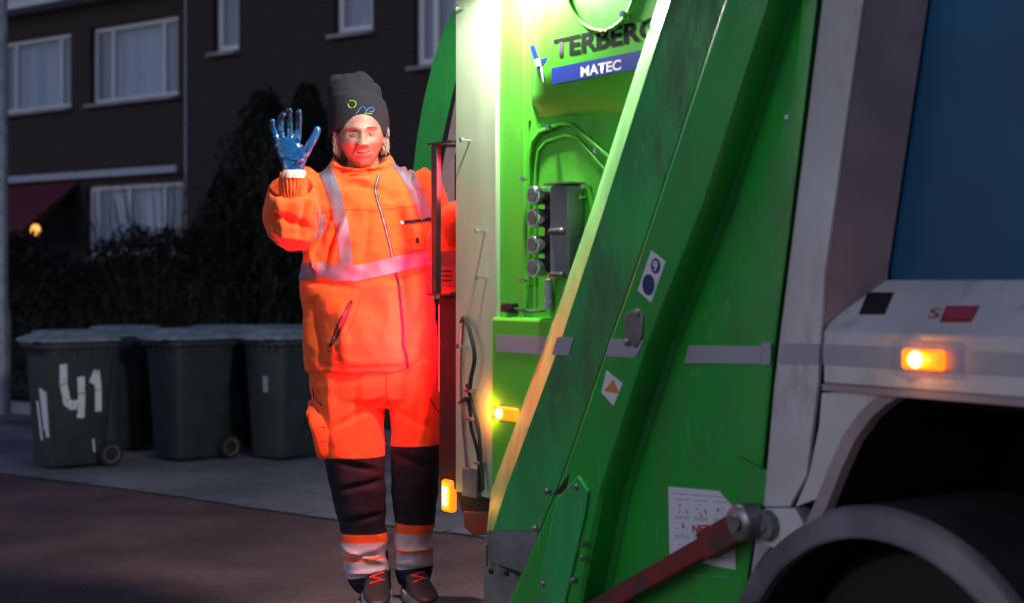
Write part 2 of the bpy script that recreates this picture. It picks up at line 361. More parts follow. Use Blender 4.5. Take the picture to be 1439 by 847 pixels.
def window(root, q, bars, curtain='curtain', rc=.12, name='window', fw=.07):
    x0, x1, z0, z1 = q; mb = MB()
    g = .004; x0 += g; x1 -= g; z0 += g; z1 -= g
    for a, b, c, d in ((x0, x1, z0, z0 + fw), (x0, x1, z1 - fw, z1), (x0, x0 + fw, z0 + fw, z1 - fw), (x1 - fw, x1, z0 + fw, z1 - fw)):
        mb.box(((a + b) / 2, rc, (c + d) / 2), (b - a, .07, d - c))
    for t in bars:
        x = x0 + (x1 - x0) * t; mb.box((x, rc, (z0 + z1) / 2), (fw * .9, .07, z1 - z0 - 2 * fw))
    f = mb.build(name, 'frame', root, bevel=.006)
    MB().box(((x0 + x1) / 2, rc + .012, (z0 + z1) / 2), (x1 - x0 - 2 * fw, .012, z1 - z0 - 2 * fw)).build('pane', 'glass', f)
    cuts_ = [0] + list(bars) + [1]
    for a_, b_ in zip(cuts_[:-1], cuts_[1:]):
        if b_ - a_ < .3 and len(bars) > 1:
            MB().box((x0 + (x1 - x0) * (a_ + b_) / 2, rc + .07, (z0 + z1) / 2), ((x1 - x0) * (b_ - a_) * .55, .02, z1 - z0 - .05)).build('side_drape', 'drape', f)
    c = MB(); n = 60; rows = []
    for zz in (z0 + fw * .5, z1 - fw * .5):
        rows.append([Vector((x0 + (x1 - x0) * k / n, rc + .13 + .025 * math.sin(k * 1.7) * (1 + .5 * math.sin(k * .31)), zz)) for k in range(n + 1)])
    c.strip(rows).build('curtain', curtain, f, smooth=True)
    MB().box(((x0 + x1) / 2, -.03, z0 - .035), (x1 - x0 + .08, .16, .05)).build('sill', 'concrete' if name == 'window' else 'frame', f)
    return f
def hx(px, py, y=0): p = hm(px, py, y); return p.x, p.z
# first house: left of the party wall at pixel 285
XL = hx(-160, 250)[0]; XP = hx(284, 250)[0]; XR = hx(790, 250)[0]; TOP = 5.75
def quad(pxl, pxr, pyt_l, pyb_l):                  # opening through its left column
    a = hx(pxl, pyt_l, .1); b = hx(pxl, pyb_l, .1); c = hx(pxr, pyb_l, .1); return [a[0], c[0], b[1], a[1]]
q1 = quad(4, 107, 62, 163); q2 = quad(134, 258, 44, 150)
q2[2], q2[3] = q1[2], q1[3]
q3 = quad(128, 264, 262, 330); q3[2] = max(.9, q3[2] - .35)
q4 = quad(-150, -60, 75, 170); q4[2], q4[3] = q1[2], q1[3]
door_q = [hx(18, 260)[0], hx(100, 260)[0], .12, q3[3]]
h1 = empty('brick_house', HO, HA)
tag(h1, 'dark brick terraced house on the far left with wide curtained windows and red awning', 'house')
wall_with_holes(XL, XP, 0, TOP, [q1, q2, q3, q4, door_q], .24).build('wall', 'brick', h1)
MB().box(((XL + XP) / 2, 4.2, TOP / 2), (XP - XL - .05, 7.6, TOP - .02)).build('interior', 'roomdark', h1)
window(h1, q1, (.2, .82)); window(h1, q2, (.22, .8)); window(h1, q3, (.08, .42, .78)); window(h1, q4, (.5,))
MB().box(((door_q[0] + door_q[1]) / 2, .16, (door_q[2] + door_q[3]) / 2), (door_q[1] - door_q[0] - .01, .06, door_q[3] - door_q[2] - .01)).build('door', 'roomdark', h1)
zt = hx(130, 246)[1]
MB().box(((hx(6, 246)[0] + hx(256, 246)[0]) / 2, -.06, zt), (hx(256, 246)[0] - hx(6, 246)[0], .12, .10)).build('lintel_board', 'pipe', h1)
xp_ = hx(270, 150)[0]
dp = MB().tube([(xp_, -.07, .2), (xp_, -.07, TOP)], .055, 12)
for z in (1.2, 3.2, 5.2): dp.box((xp_, -.03, z), (.17, .05, .05))
dp.build('drainpipe', 'pipe', h1, smooth=True)
MB().box((hx(284, 100)[0] - .06, -.05, TOP / 2), (.26, .1, TOP)).build('pilaster', 'brick', h1)
MB().box(((XL + XP) / 2, -.16, TOP + .10), (XP - XL, .5, .2)).build('eave', 'frame', h1)
MB().prism([(XL, -.55, TOP + .2), (XL, 4, TOP + 2.9), (XL, 8.5, TOP + .2)], (XP - XL, 0, 0)).build('roof', 'dark', h1)
ax0, ax1 = hx(8, 250)[0], hx(112, 250)[0]; az = zt - .08
aw = MB().prism([(ax0, -.02, az), (ax0, -1.0, az - .75), (ax0, -1.0, az - .95), (ax0, -.02, az - .03)], (ax1 - ax0, 0, 0)).build('awning', 'awning', h1)
q = hm(50, 323, -1.25)
lw = MB().lathe([(.02, -.09), (.075, -.07), (.085, 0), (.06, .08), (.02, .1)], (0, 0, 0), n=16)
po = empty('porch_lamp', tuple(Vector(HO) + Matrix.Rotation(HA, 3, 'Z') @ Vector((q.x, q.y, 0))), HA)
tag(po, 'small lit orange garden lamp on a thin post in front of the red awning', 'lamp')
gl = MB().lathe([(.03, q.z - .08), (.065, q.z - .05), (.07, q.z), (.05, q.z + .06), (.02, q.z + .08)], (0, 0, 0), n=16).build('lamp_glass', 'winglow', po, smooth=True)
MB().tube([(0, 0, 0.1), (0, 0, q.z - .08)], .02).build('post', 'black', po)
# second house, a step nearer the street
h2 = empty('brick_house', HO, HA); Y2 = -.32
tag(h2, 'dark brick terraced house behind the waving man with small white framed windows', 'house')
def quad2(pxl, pxr, pyt, pyb):
    a = hm(pxl, pyt, Y2 + .1); b = hm(pxl, pyb, Y2 + .1); c = hm(pxr, pyb, Y2 + .1); return [a.x, c.x, b.z, a.z]
w1 = quad2(307, 343, -25, 77); w2 = quad2(476, 531, -70, 52); w3 = quad2(588, 650, -110, 96); w4 = quad2(700, 790, -40, 110)
wl = wall_with_holes(XP + .02, XR, 0, TOP, [w1, w2, w3, w4], .24)
wl.add([(XP + .02, 0, 0), (XP + .02, 0, TOP), (XP + .02, 8, TOP), (XP + .02, 8, 0)], [(0, 1, 2, 3)])
for v in wl.v: v.y += Y2
wl.build('wall', 'brick', h2)
MB().box(((XP + XR) / 2, 4.0, TOP / 2), (XR - XP - .1, 7.6, TOP - .02)).build('interior', 'roomdark', h2)
for q_, bars in ((w1, ()), (w2, ()), (w3, (.42,)), (w4, (.5,))):
    f = window(h2, q_, bars, fw=.10); f.location.y = Y2
MB().box(((XP + XR) / 2, Y2 - .16, TOP + .10), (XR - XP, .5, .2)).build('eave', 'frame', h2)
MB().prism([(XP, Y2 - .55, TOP + .2), (XP, 4, TOP + 2.9), (XP, 8.5, TOP + .2)], (XR - XP, 0, 0)).build('roof', 'dark', h2)
pl_ = hm(309, 258, Y2 - .06)
MB().box((pl_.x, Y2 - .06, pl_.z), (.16, .1, .12)).build('wall_lamp', 'frame', h2, bevel=.02)

# ------------------------------------------------------------------ trees, hedge, shrubs
def foliage(n, sampler, size, drop=.6):
    mb = MB()
    for _ in range(n):
        p = sampler(); a, b = random.uniform(0, 6.28), random.uniform(-1, 1); l = size * random.uniform(.5, 1.4)
        d = Vector((math.cos(a) * .8, math.sin(a) * .8, b * drop)) * l
        s_ = Vector((-math.sin(a), math.cos(a), random.uniform(-.5, .5))) * l * .28
        mb.add([p - d * .5, p + s_ * .5, p + d * .5, p - s_ * .5], [(0, 1, 2, 3)])
    return mb
def conifer(loc, h_, r_, label, leaf='leaf', n=7000, group='dark conifers in front of the brick houses'):
    t = tag(empty('conifer_tree', loc), label, 'tree', group)
    MB().tube([(0, 0, 0), (.02, 0, h_ * .5), (0, .02, h_ * .95)], [.09, .06, .015]).build('trunk', 'bark', t)
    seed = random.uniform(0, 99)
    def smp():
        z = h_ * (random.random() ** 1.25) * .98 + .05; a = random.uniform(0, 6.28)
        prof = min(1, (1 - z / (h_ * 1.03)) * 2.4) ** .7
        rr = r_ * prof * (1 + .45 * noise.noise(Vector((math.cos(a) * 1.3, math.sin(a) * 1.3, z * 1.6 + seed))))
        return Vector((math.cos(a), math.sin(a), 0)) * rr * random.uniform(.45, 1.05) + Vector((0, 0, z))
    foliage(n, smp, .12, 1.6).build('crown', leaf, t); return t
for px, Y, top, r_, lab, lf in ((372, 13.2, 128, .62, 'tall dark conifer directly behind the raised blue glove', 'leaf'),
        (432, 13.6, 118, .48, 'tall dark conifer between the raised glove and the hat of the man', 'leaf'),
        (318, 13.4, 250, .50, 'shorter dark conifer just right of the grey drainpipe', 'leaf')):
    Y += 2.0; b = W(px, 395, Y); b.z = .1
    conifer(b, H + (HY - top) / FPX * Y - .1, r_, lab, lf)
b = W(268, 395, 14.9); b.z = .1
sh = tag(empty('shrub', b), 'brownish loose shrub rising behind the lids of the wheelie bins', 'shrub')
def smp():
    z = random.uniform(.05, 1.5); a = random.uniform(0, 6.28); c_ = noise.noise(Vector((z * 2, 4, 1))) * .2
    return Vector((math.cos(a) * .26 * (1.25 - z * .55) * random.random() + c_ + .15 * z, math.sin(a) * .25 * random.random(), z))
foliage(2200, smp, .07, 1.6).build('crown', 'leafdry', sh)
st = MB()
for k in range(14): st.tube([(0, 0, 0), (random.uniform(-.1, .2), random.uniform(-.1, .1), .7), (random.uniform(-.2, .4), random.uniform(-.2, .2), random.uniform(1, 1.5))], [.012, .008, .003], 5)
st.build('stem', 'bark', sh)
# hedge: long clipped mass
hp0, hp1 = W(-60, 395, 16.6), W(330, 395, 14.9)
hg = tag(empty('hedge', (hp0.x, hp0.y, .1), math.atan2(hp1.y - hp0.y, hp1.x - hp0.x)), 'long black-green hedge running behind the wheelie bins', 'hedge')
HL = (hp1 - hp0).length
def smp():
    x = random.uniform(0, HL); top = 1.56 + .09 * x + .50 * noise.noise(Vector((x * .8, 0, 0))) + .2 * noise.noise(Vector((x * 4, 0, 0)))
    z = top * (1 - random.random() ** 1.6); return Vector((x, random.uniform(-.45, .45) * (1 + .3 * noise.noise(Vector((x * 2, z * 2, 0)))), z))
foliage(20000, smp, .11, 1).build('foliage', 'leaf', hg)
MB().box((HL / 2, .1, .7), (HL, .5, 1.3)).build('inner_growth', 'leaf', hg)
b = W(235, 395, 15.2); b.z = .1
ts = tag(empty('bare_shrub', b), 'leafless twiggy shrub above the hedge in front of the lower window', 'shrub')
tw = MB()
for k in range(60):
    a = random.uniform(0, 6.28); r_ = random.uniform(.3, 1.0); p = Vector((random.uniform(-.3, .3), 0, 0)); pts = [p]
    for j in range(5):
        p = p + Vector((math.cos(a) * r_ * .22 + random.uniform(-.06, .06), math.sin(a) * r_ * .12, random.uniform(.35, .58))); pts.append(p)
    tw.tube(pts, [.012, .010, .008, .006, .004, .002], 4)
tw.build('twigs', 'bark', ts)
# street lamp post at the left edge
b = W(1, 395, 14.5); lp = tag(empty('lamp_post', (b.x, b.y, 0)), 'pale galvanised lamp post at the left edge of the picture', 'lamp post')
MB().lathe([(.10, .1), (.10, 1.1), (.075, 1.2), (.066, 4.5), (.05, 6.5)], (0, 0, 0), n=20).build('pole', 'pole', lp, smooth=True)
MB().box((0, -.102, .7), (.07, .01, .35)).build('service_door', 'pole', lp, bevel=.003)
MB().box((.35, 0, 6.52), (.75, .16, .08)).build('lantern', 'greysteel', lp, bevel=.02)

# ------------------------------------------------------------------ wheelie bins
def make_bin():
    r = empty('wheelie_bin', (0, 0, 0))
    # local x runs from the front to the wheels, z up
    def ring(x0, x1, hw, z, n=5, cr=.05):
        pts = []
        for cx_, cy_, a0 in ((x1 - cr, hw - cr, 0), (x0 + cr, hw - cr, 90), (x0 + cr, -hw + cr, 180), (x1 - cr, -hw + cr, 270)):
            for k in range(n): a = R(a0 + 90 * k / (n - 1)); pts.append(Vector((cx_ + cr * math.cos(a), cy_ + cr * math.sin(a), z)))
        return pts
    b = MB(); b.loft([ring(-.27, .24, .22, .03), ring(-.275, .25, .23, .08), ring(-.33, .33, .275, .90), ring(-.335, .335, .28, .955)])
    body = b.build('body', 'bin', r, smooth=True)
    rim = MB(); rim.loft([ring(-.36, .35, .305, .925), ring(-.365, .355, .31, .93), ring(-.365, .355, .31, .965), ring(-.35, .35, .30, .972)])
    for y in (-.2, -.1, 0, .1, .2): rim.box((-.345, y, .90), (.018, .012, .06))
    for x in (-.2, -.05, .1, .25):
        for s in (-1, 1): rim.box((x, s * .285, .90), (.012, .02, .06))
    rim.build('rim', 'bin', r, smooth=True)
    l = MB(); l.loft([ring(-.40, .37, .325, .975), ring(-.405, .375, .33, .985), ring(-.40, .37, .325, 1.00), ring(-.30, .30, .25, 1.035), ring(-.28, .28, .23, 1.055), ring(-.22, .24, .18, 1.062)])
    lid = l.build('lid', 'binlid', r, smooth=True)
    lh = MB(); lh.tube([(-.42, -.14, .985), (-.445, -.12, .98), (-.445, .12, .98), (-.42, .14, .985)], .012); lh.build('lid_handle', 'binlid', lid)
    h_ = MB(); h_.tube([(.36, -.27, .98), (.43, -.26, .99), (.43, .26, .99), (.36, .27, .98)], .016); h_.build('handle', 'bin', r, smooth=True)
    MB().tube([(.27, -.27, .1), (.27, .27, .1)], .012).build('axle', 'steel', r)
    for s in (-1, 1):
        wh = MB().lathe([(.055, -.03), (.095, -.03), (.10, -.018), (.10, .018), (.095, .03), (.055, .03)], (.27, s * .265, .10), 'y', 28).build('wheel', 'rubber', r, smooth=True)
        MB().lathe([(.0, -.024), (.05, -.022), (.06, -.033), (.066, -.033), (.066, .033), (.06, .033), (.05, .022), (.0, .024)], (.27, s * .265, .10), 'y', 24, cap=False).build('hub', 'guard', wh, smooth=True)
    def shrink(o):
        for ch in [x for x in bpy.data.objects if x.parent == o]:
            if ch.name.startswith('wheel'):
                hub = [x for x in bpy.data.objects if x.parent == ch]
                for q in [ch] + hub:
                    sy = 1 if q.data.vertices[0].co.y > 0 else -1
                    for v in q.data.vertices: v.co.x += -.27 * .18; v.co.y += -sy * .265 * .14
            else:
                for v in ch.data.vertices: v.co.x *= .82; v.co.y *= .86
                shrink(ch)
    bpy.context.view_layer.update(); shrink(r)
    return r
BA = R(41)
bins = [  # px, py of the body centre on the ground, turn, label
    (99, 656, BA, 'front wheelie bin painted with a large white 41, left end of the row'),
    (267, 646, BA + .10, 'dark wheelie bin with a bare side, between the 41 bin and the man'),
    (404, 644, BA + .17, 'wheelie bin with a round sticker on its side, partly behind the man'),
    (176, 632, BA + .06, 'wheelie bin in the back row behind the bin painted 41'),
    (318, 630, BA + .08, 'wheelie bin in the back row behind the bare-sided bin'),
    (386, 629, BA + .15, 'back row wheelie bin nearest the man, almost hidden')]
bin0 = make_bin(); allbins = [bin0] + [copy_tree(bin0) for _ in bins[1:]]
for o, (px, py, a, lab) in zip(allbins, bins):
    g = G(px, py); o.location = (g.x, g.y, .010); o.rotation_euler = (0, 0, a)
    tag(o, lab, 'bin', 'wheelie bins waiting in rows by the kerb')
def on_bin_side(b, strokes, w_, m='paintwhite', name='painted_number'):   # strokes in (x, z) on the side facing the camera
    mb = MB()
    for st_ in strokes:
        for (a, c) in zip(st_[:-1], st_[1:]):
            n = 4
            for i in range(n):
                p0 = Vector(a).lerp(Vector(c), i / n); p1 = Vector(a).lerp(Vector(c), (i + 1) / n); d = (p1 - p0).normalized(); s_ = Vector((-d.y, d.x)) * w_ / 2
                p0 = p0 - d * w_ * .12; p1 = p1 + d * w_ * .12
                pts = [p0 - s_, p1 - s_, p1 + s_, p0 + s_]
                mb.add([(q.x * .84, -(.23 + (q.y - .08) * (.045 / .82)) * .86 - .003 - .0004 * (i % 3), q.y) for q in pts], [(0, 1, 2, 3)])
    return mb.build(name, m, b)
on_bin_side(bin0, [[(-.19, .80), (-.185, .66), (-.15, .52), (-.10, .49)], [(-.02, .70), (-.01, .58), (-.015, .40)], [(-.10, .49), (-.02, .50)]], .07)
on_bin_side(bin0, [[(.09, .66), (.13, .74), (.15, .60), (.155, .44)]], .062)
on_bin_side(bin0, [[(.11, .22), (.125, .12)]], .015)
fm = MB()
for (y0, z0, y1, z1, w_) in ((-.05, .62, -.10, .30, .035), (-.12, .60, -.13, .25, .03), (.03, .52, -.02, .22, .02)):
    def fx(z): return -(.275 + (z - .08) * (.055 / .82)) * .82 - .004
    fm.add([(fx(z0), y0 - w_, z0), (fx(z0), y0 + w_, z0), (fx(z1), y1 + w_, z1), (fx(z1), y1 - w_, z1)], [(0, 1, 2, 3)])
fm.build('painted_marks', 'paintwhite', bin0)
rs = MB().lathe([(.0, -.001), (.06, -.001), (.06, .001), (.0, .001)], (.10, -.243, .80), 'y', 24, cap=False).build('sticker', 'whiteink', allbins[2])
MB().lathe([(.02, -.001), (.042, -.001), (.042, .001), (.02, .001)], (.10, -.246, .80), 'y', 24, cap=False).build('sticker_ring', 'stblue', rs)
MB().add([(-.258, -.06, .55), (-.258, .0, .55), (-.266, 0, .68), (-.266, -.06, .68)], [(0, 1, 2, 3)]).build('faded_mark', 'greyink', allbins[2])

# ------------------------------------------------------------------ refuse truck
TA = math.atan2(-.81, .59); TO = (-.19, 4.75, 0); T = mapper(TO, TA)
truck = tag(empty('refuse_truck', TO, TA), 'green and white refuse truck with a slanted tailgate beam filling the right of the scene', 'truck')
def poly(pts, y): return [T(px, py, y) for px, py in pts]
def plate(name, pts, y, th, m, parent=truck, bevel=.003): return MB().prism(poly(pts, y), (0, th, 0)).build(name, m, parent, bevel=bevel)
def interp(tab, py):
    if py <= tab[0][0]: (a, b), (c, d) = tab[0], tab[1]
    elif py >= tab[-1][0]: (a, b), (c, d) = tab[-2], tab[-1]
    else:
        for (a, b), (c, d) in zip(tab[:-1], tab[1:]):
            if a <= py <= c: break
    return b + (d - b) * (py - a) / (c - a)
def ruled(name, lines, rows, m, parent=truck, solid=.006, smooth=True):   # lines: (px table, y or y table)
    rr = []
    for tab, y in lines: rr.append([T(interp(tab, py), py, interp(y, py) if isinstance(y, list) else y) for py in rows])
    o = MB().strip(rr).build(name, m, parent, smooth=smooth)
    return o
ROWS = [-260, -160, -60, 0, 60, 120, 180, 240, 290, 340, 400, 450, 485, 530, 580, 630, 690, 720, 745]
# post
x0, x1 = T(640, 300, 0).x, T(697, 300, 0).x
zb = T(640, 690, 0).z
MB().box(((x0 + x1) / 2, .05, (zb + 2.95) / 2), (x1 - x0, .10, 2.95 - zb)).build('corner_post', 'galv', truck, bevel=.004)
po_ = [(660, 198), (681, 325), (683, 390), (656, 486), (652, 12)]
for px, py in po_:
    p = T(px, py, -.001); b = MB().tube([p, p + Vector((0, -.028, 0))], .004, 8); b.lathe([(.009, -.037), (.009, -.028)], p, 'y', 6); b.build('bolt', 'chrome', truck)
# rear side panel behind the beam
rp = .015
rx0, rx1 = T(697, 300, rp).x + .002, T(1000, 300, rp).x
MB().box(((rx0 + rx1) / 2, rp + .02, 1.75), (rx1 - rx0, .04, 2.4)).build('rear_side_panel', 'green_lit', truck)
# vertical pressed rib
def ridge(name, pts, y, r, m='green_lit', parent=truck, h_=None): return MB().tube([T(a, b, y) for a, b in pts], r, 10).build(name, m, parent, smooth=True)
ridge('rib', [(737, -120), (737, 60), (738, 250), (739, 436)], rp, .010)
ridge('rib', [(745, -120), (745, 60), (745, 170)], rp, .007)
# upper pressed bulge that carries the lettering: rolls inwards at its lower edge
rows = [(-220, -.035), (-100, -.035), (40, -.035), (100, -.034), (118, -.030), (132, -.020), (145, -.014), (156, -.002), (163, .008), (166, .014)]
cols = [(747, 1), (750, .55), (756, .2), (764, .04), (775, 0), (820, 0), (870, 0), (930, 0), (985, 0)]
g_ = []
for px, k in cols:
    g_.append([T(px + (8 if py > 150 and px < 760 else 0), py - (px - 747) * .05 * (1 if py > 60 else 0), yy + (rp - yy) * k) for py, yy in rows])
MB().strip(g_).build('pressed_bulge', 'green_lit', truck, smooth=True)
LY = -.0353
ridge('hatch_ring', [(845 + 49 * math.cos(a), -27 + 71 * math.sin(a)) for a in [2 * math.pi * k / 48 for k in range(49)]], -.036, .007)
# raised and recessed contours of the access cover
def flange(name, pts, y0, y1, wd):
    P = [T(a, b, y0) for a, b in pts]; mb = MB(); secs = []
    for i, p in enumerate(P):
        t = (P[min(i + 1, len(P) - 1)] - P[max(i - 1, 0)]); t.y = 0; t.normalize(); n_ = Vector((t.z, 0, -t.x)) * wd / 2
        secs.append([p + n_, p + n_ + Vector((0, y1 - y0, 0)), p - n_ + Vector((0, y1 - y0, 0)), p - n_])
    return mb.loft(secs).build(name, 'green_lit', truck, bevel=.003)
flange('cover_rim', [(748, 402), (748, 320), (748, 225), (752, 200), (762, 186), (790, 175), (806, 175), (851, 214), (872, 232)], rp, rp - .016, .012)
flange('cover_rim', [(755, 402), (755, 320), (755, 240), (759, 212), (770, 199), (797, 191), (812, 193), (846, 232), (866, 252)], rp, rp - .010, .010)
for px, py in ((745, 252), (744, 394), (781, 180), (848, 213), (824, 277), (830, 262), (886, 22)):
    p = T(px, py, rp if px < 870 else -.035); b = MB().tube([p, p + Vector((0, -.024, 0))], .004, 8); b.lathe([(.009, -.034), (.009, -.022)], p, 'y', 6); b.build('bolt', 'chrome', truck)
# lettering
o_ = T(778, 83, LY); rr_ = T(925, 83, LY).x - o_.x; uu_ = T(778, 56, LY).z - o_.z
lettering('TERBERG', (o_, Vector((rr_, 0, 0)), Vector((0, 0, uu_))), 'blackink', truck, bold=.034)
bq = [T(775, 119, LY), T(775, 96, LY)]; bx1 = T(930, 100, LY).x
bar = MB().prism([bq[0], Vector((bx1, LY, bq[0].z)), Vector((bx1, LY, bq[1].z)), bq[1]], (0, .001, 0)).build('lettering_bar', 'stblue', truck)
o_ = T(816, 109, LY - .0002); x2 = T(873, 100, LY).x
lettering('MATEC', (o_, Vector((x2 - o_.x, 0, 0)), Vector((0, 0, (bq[1].z - bq[0].z) * .62))), 'whiteink', bar, bold=.03)
lg = MB()
def tri(mb, pts, y): mb.prism(poly(pts, y), (0, .0012, 0))
tri(lg, [(744, 65), (751, 64), (757, 83), (750, 85)], LY + .002); tri(lg, [(759, 84), (771, 80), (767, 87), (760, 92)], LY + .002); tri(lg, [(754, 94), (759, 94), (763, 116), (759, 104)], LY + .002)
lg = lg.build('windmill_logo', 'stblue', truck)
l2 = MB(); tri(l2, [(751, 84), (758, 82), (760, 92), (753, 94)], LY + .0005); tri(l2, [(759, 94), (762, 95), (764, 117), (762, 112)], LY + .0005); l2.build('logo_white', 'whiteink', lg)
# control box with four push buttons
a, b = T(772, 262, -.045), T(799, 389, -.045)
cb = MB().box(((a.x + b.x) / 2, -.015, (a.z + b.z) / 2), (b.x - a.x, .06, a.z - b.z)).build('control_box', 'greysteel', truck, bevel=.006)
MB().box(((a.x + b.x) / 2 - .005, -.02, a.z + .006), (b.x - a.x + .02, .07, .006)).build('box_hood', 'steel', cb)
MB().box((a.x - .028, -.004, (a.z + b.z) / 2), (.052, .04, a.z - b.z - .02)).build('button_plate', 'black', cb, bevel=.004)
for py in (275, 307, 344, 376):
    p = T(764, py, -.022); bt = MB().lathe([(.029, .0), (.030, -.01), (.030, -.038), (.027, -.044), (.022, -.044)], p, 'y', 28, cap=True).build('push_button', 'chrome', cb, smooth=True)
    MB().lathe([(.0, -.0465), (.021, -.0465), (.021, -.040)], p, 'y', 24, cap=False).build('button_cap', 'greysteel', bt, smooth=True)
for py in (325, 386):
    p = T(785, py, -.047); MB().tube([p + Vector((-.03, -.004, 0)), p + Vector((.02, -.004, 0))], .009, 10, round_ends=True).build('latch', 'steel', cb, smooth=True)
# coiled cable
p = T(771, 392, -.0); q = T(771, 434, -.0); pts = []
for k in range(140): t = k / 139; a = t * 11 * 2 * math.pi; pts.append(p.lerp(q, t) + Vector((math.cos(a) * .010, math.sin(a) * .010, 0)))
MB().tube(pts, .0040, 6).build('coiled_cable', 'sticker', truck, smooth=True)
# lower box under the shelf
sx0, sx1 = T(697, 440, 0).x + .002, T(850, 500, 0).x; sz = T(740, 446, 0).z
MB().box(((sx0 + sx1) / 2, .008, sz - .42), (sx1 - sx0, .06, .84)).build('lower_side_box', 'green_lit', truck, bevel=.012)
MB().tube([T(705, 436, .0), T(725, 434, .0), T(745, 437, .0), T(765, 437, .0), T(771, 430, -.005)], .005, 8).build('cable', 'steel', truck, smooth=True)
p = T(716, 432, .0); MB().box(p, (.06, .03, .03)).build('plug', 'black', truck, bevel=.005)
# marker lamps
def marker(px0, px1, py0, py1, y, power, name='marker_lamp', core=.35, off=.02, rad=.015, dx=0, spot=0):
    a, b = T(px0, py0, y), T(px1, py1, y); c = (a + b) / 2; wd, ht = b.x - a.x, a.z - b.z
    ml = MB().box((c.x, y - .012, c.z), (wd, .024, ht)).build(name, 'amber', truck, bevel=.008)
    MB().lathe([(0, -.034), (ht * .32, -.032), (ht * .42, -.024)], (c.x - wd * .12, y, c.z), 'y', 20, cap=False).build('bulb', 'ambercore', ml, smooth=True)
    ld = bpy.data.lights.new(name + '_light', 'SPOT' if spot else 'POINT'); ld.energy = power; ld.color = (1, .38, .03)
    if spot: ld.spot_size = R(spot); ld.spot_blend = 1.0; ld.color = (1, .24, .01); ld.shadow_soft_size = rad
    lo = bpy.data.objects.new(name + '_light', ld); C.objects.link(lo); lo.parent = ml; lo.location = (c.x + dx, y - .045, c.z); lo.rotation_euler = (R(90), 0, 0); return ml
marker(697.5, 731, 569, 592, -.023, 3.2, dx=-.10, spot=150)
# rear amber lamp on the corner
a, b = T(624, 672, .03), T(638, 720, .03)
ml = MB().box(((a.x + b.x) / 2, .03, (a.z + b.z) / 2), (b.x - a.x, .03, a.z - b.z)).build('rear_marker_lamp', 'amber', truck, bevel=.01)
for t in (.3, .5, .7): MB().box(((a.x + b.x) / 2, .012, b.z + (a.z - b.z) * t), (.02, .008, .02)).build('bulb', 'ambercore', ml, bevel=.003)
ld = bpy.data.lights.new('rear_marker_light', 'POINT'); ld.energy = .5; ld.color = (1, .38, .03); ld.shadow_soft_size = .02
lo = bpy.data.objects.new('rear_marker_light', ld); C.objects.link(lo); lo.parent = ml; lo.location = ((a.x + b.x) / 2 - .01, -.04, (a.z + b.z) / 2)
# hoses on the post
def hose(pts, r, m='rubber'):
    P = [T(a, b, y) for a, b, y in pts]; Q = []
    for i in range(len(P) - 1):
        p0, p1, p2, p3 = P[max(i - 1, 0)], P[i], P[i + 1], P[min(i + 2, len(P) - 1)]
        for k in range(6): t = k / 6; Q.append(.5 * ((2 * p1) + (p2 - p0) * t + (2 * p0 - 5 * p1 + 4 * p2 - p3) * t * t + (3 * p1 - p0 - 3 * p2 + p3) * t ** 3))
    return MB().tube(Q + [P[-1]], r, 8).build('hose', m, truck, smooth=True)
hose([(648, 452, .0), (652, 447, -.02), (660, 465, -.03), (667, 500, -.03), (662, 530, -.03), (660, 548, -.02)], .007)
hose([(656, 540, -.012), (664, 570, -.02), (672, 600, -.022), (676, 650, -.02), (679, 688, -.02)], .006)
hose([(646, 566, -.008), (656, 560, -.02), (661, 580, -.02), (662, 600, -.018), (672, 640, -.02), (674, 690, -.01)], .006)
hose([(650, 452, -.004), (647, 520, -.012), (650, 600, -.01), (655, 655, -.01)], .005, 'steel')
for px, py in ((660, 548), (662, 588), (674, 650)):
    MB().box(T(px, py, -.014), (.035, .026, .012)).build('cable_clip', 'steel', truck, bevel=.002)
a, b = T(655, 655, -.0), T(676, 700, -.0)
MB().box(((a.x + b.x) / 2, -.003, (a.z + b.z) / 2), (b.x - a.x, .03, a.z - b.z)).build('junction_box', 'greysteel', truck, bevel=.004)
plate('under_bracket', [(640, 690), (697, 690), (697, 722), (650, 722)], .03, .12, 'dark')
plate('tow_bracket', [(650, 718), (688, 718), (684, 751), (664, 752), (652, 740)], .02, .05, 'redpaint')
# tailgate beam
tb = [(0, 925), (290, 833), (485, 765), (690, 690), (745, 684)]
tc_ = [(0, 942), (290, 850), (485, 786), (690, 710), (745, 693)]
td = [(0, 965), (290, 872), (485, 808), (690, 735), (745, 715)]
te = [(0, 1018), (290, 921), (400, 884), (485, 853), (659, 793), (745, 758)]
tf = [(0, 1080), (290, 986), (485, 908), (690, 842), (760, 828)]
yb, yc, yd = -.06, -.100, -.112
R2 = ROWS + [770, 800, 840, 900]
tdx = [(p, interp(td, p)) for p in (0, 290, 485, 690, 745)]; tex = [(p, interp(te, p)) for p in (0, 290, 485, 690, 745)]
ruled('beam', [([(p, v - 1) for p, v in tc_], yc + .002), (tc_, yc), (td, -.1005), ([(p, v * .45 + u * .55) for (p, v), (_, u) in zip(tdx, tex)], -.1015), (te, -.103)], ROWS, 'green_dirty', smooth=False)
ruled('beam_edge', [([(p, v + 8) for p, v in tb], .01), ([(p, v + 1) for p, v in tb], -.035), (tb, -.052), ([(p, v * .5 + u * .5 - 1) for (p, v), (_, u) in zip(tb, tc_)], -.080), (tc_, yc - .0005)], ROWS, 'edge_lit', smooth=True)
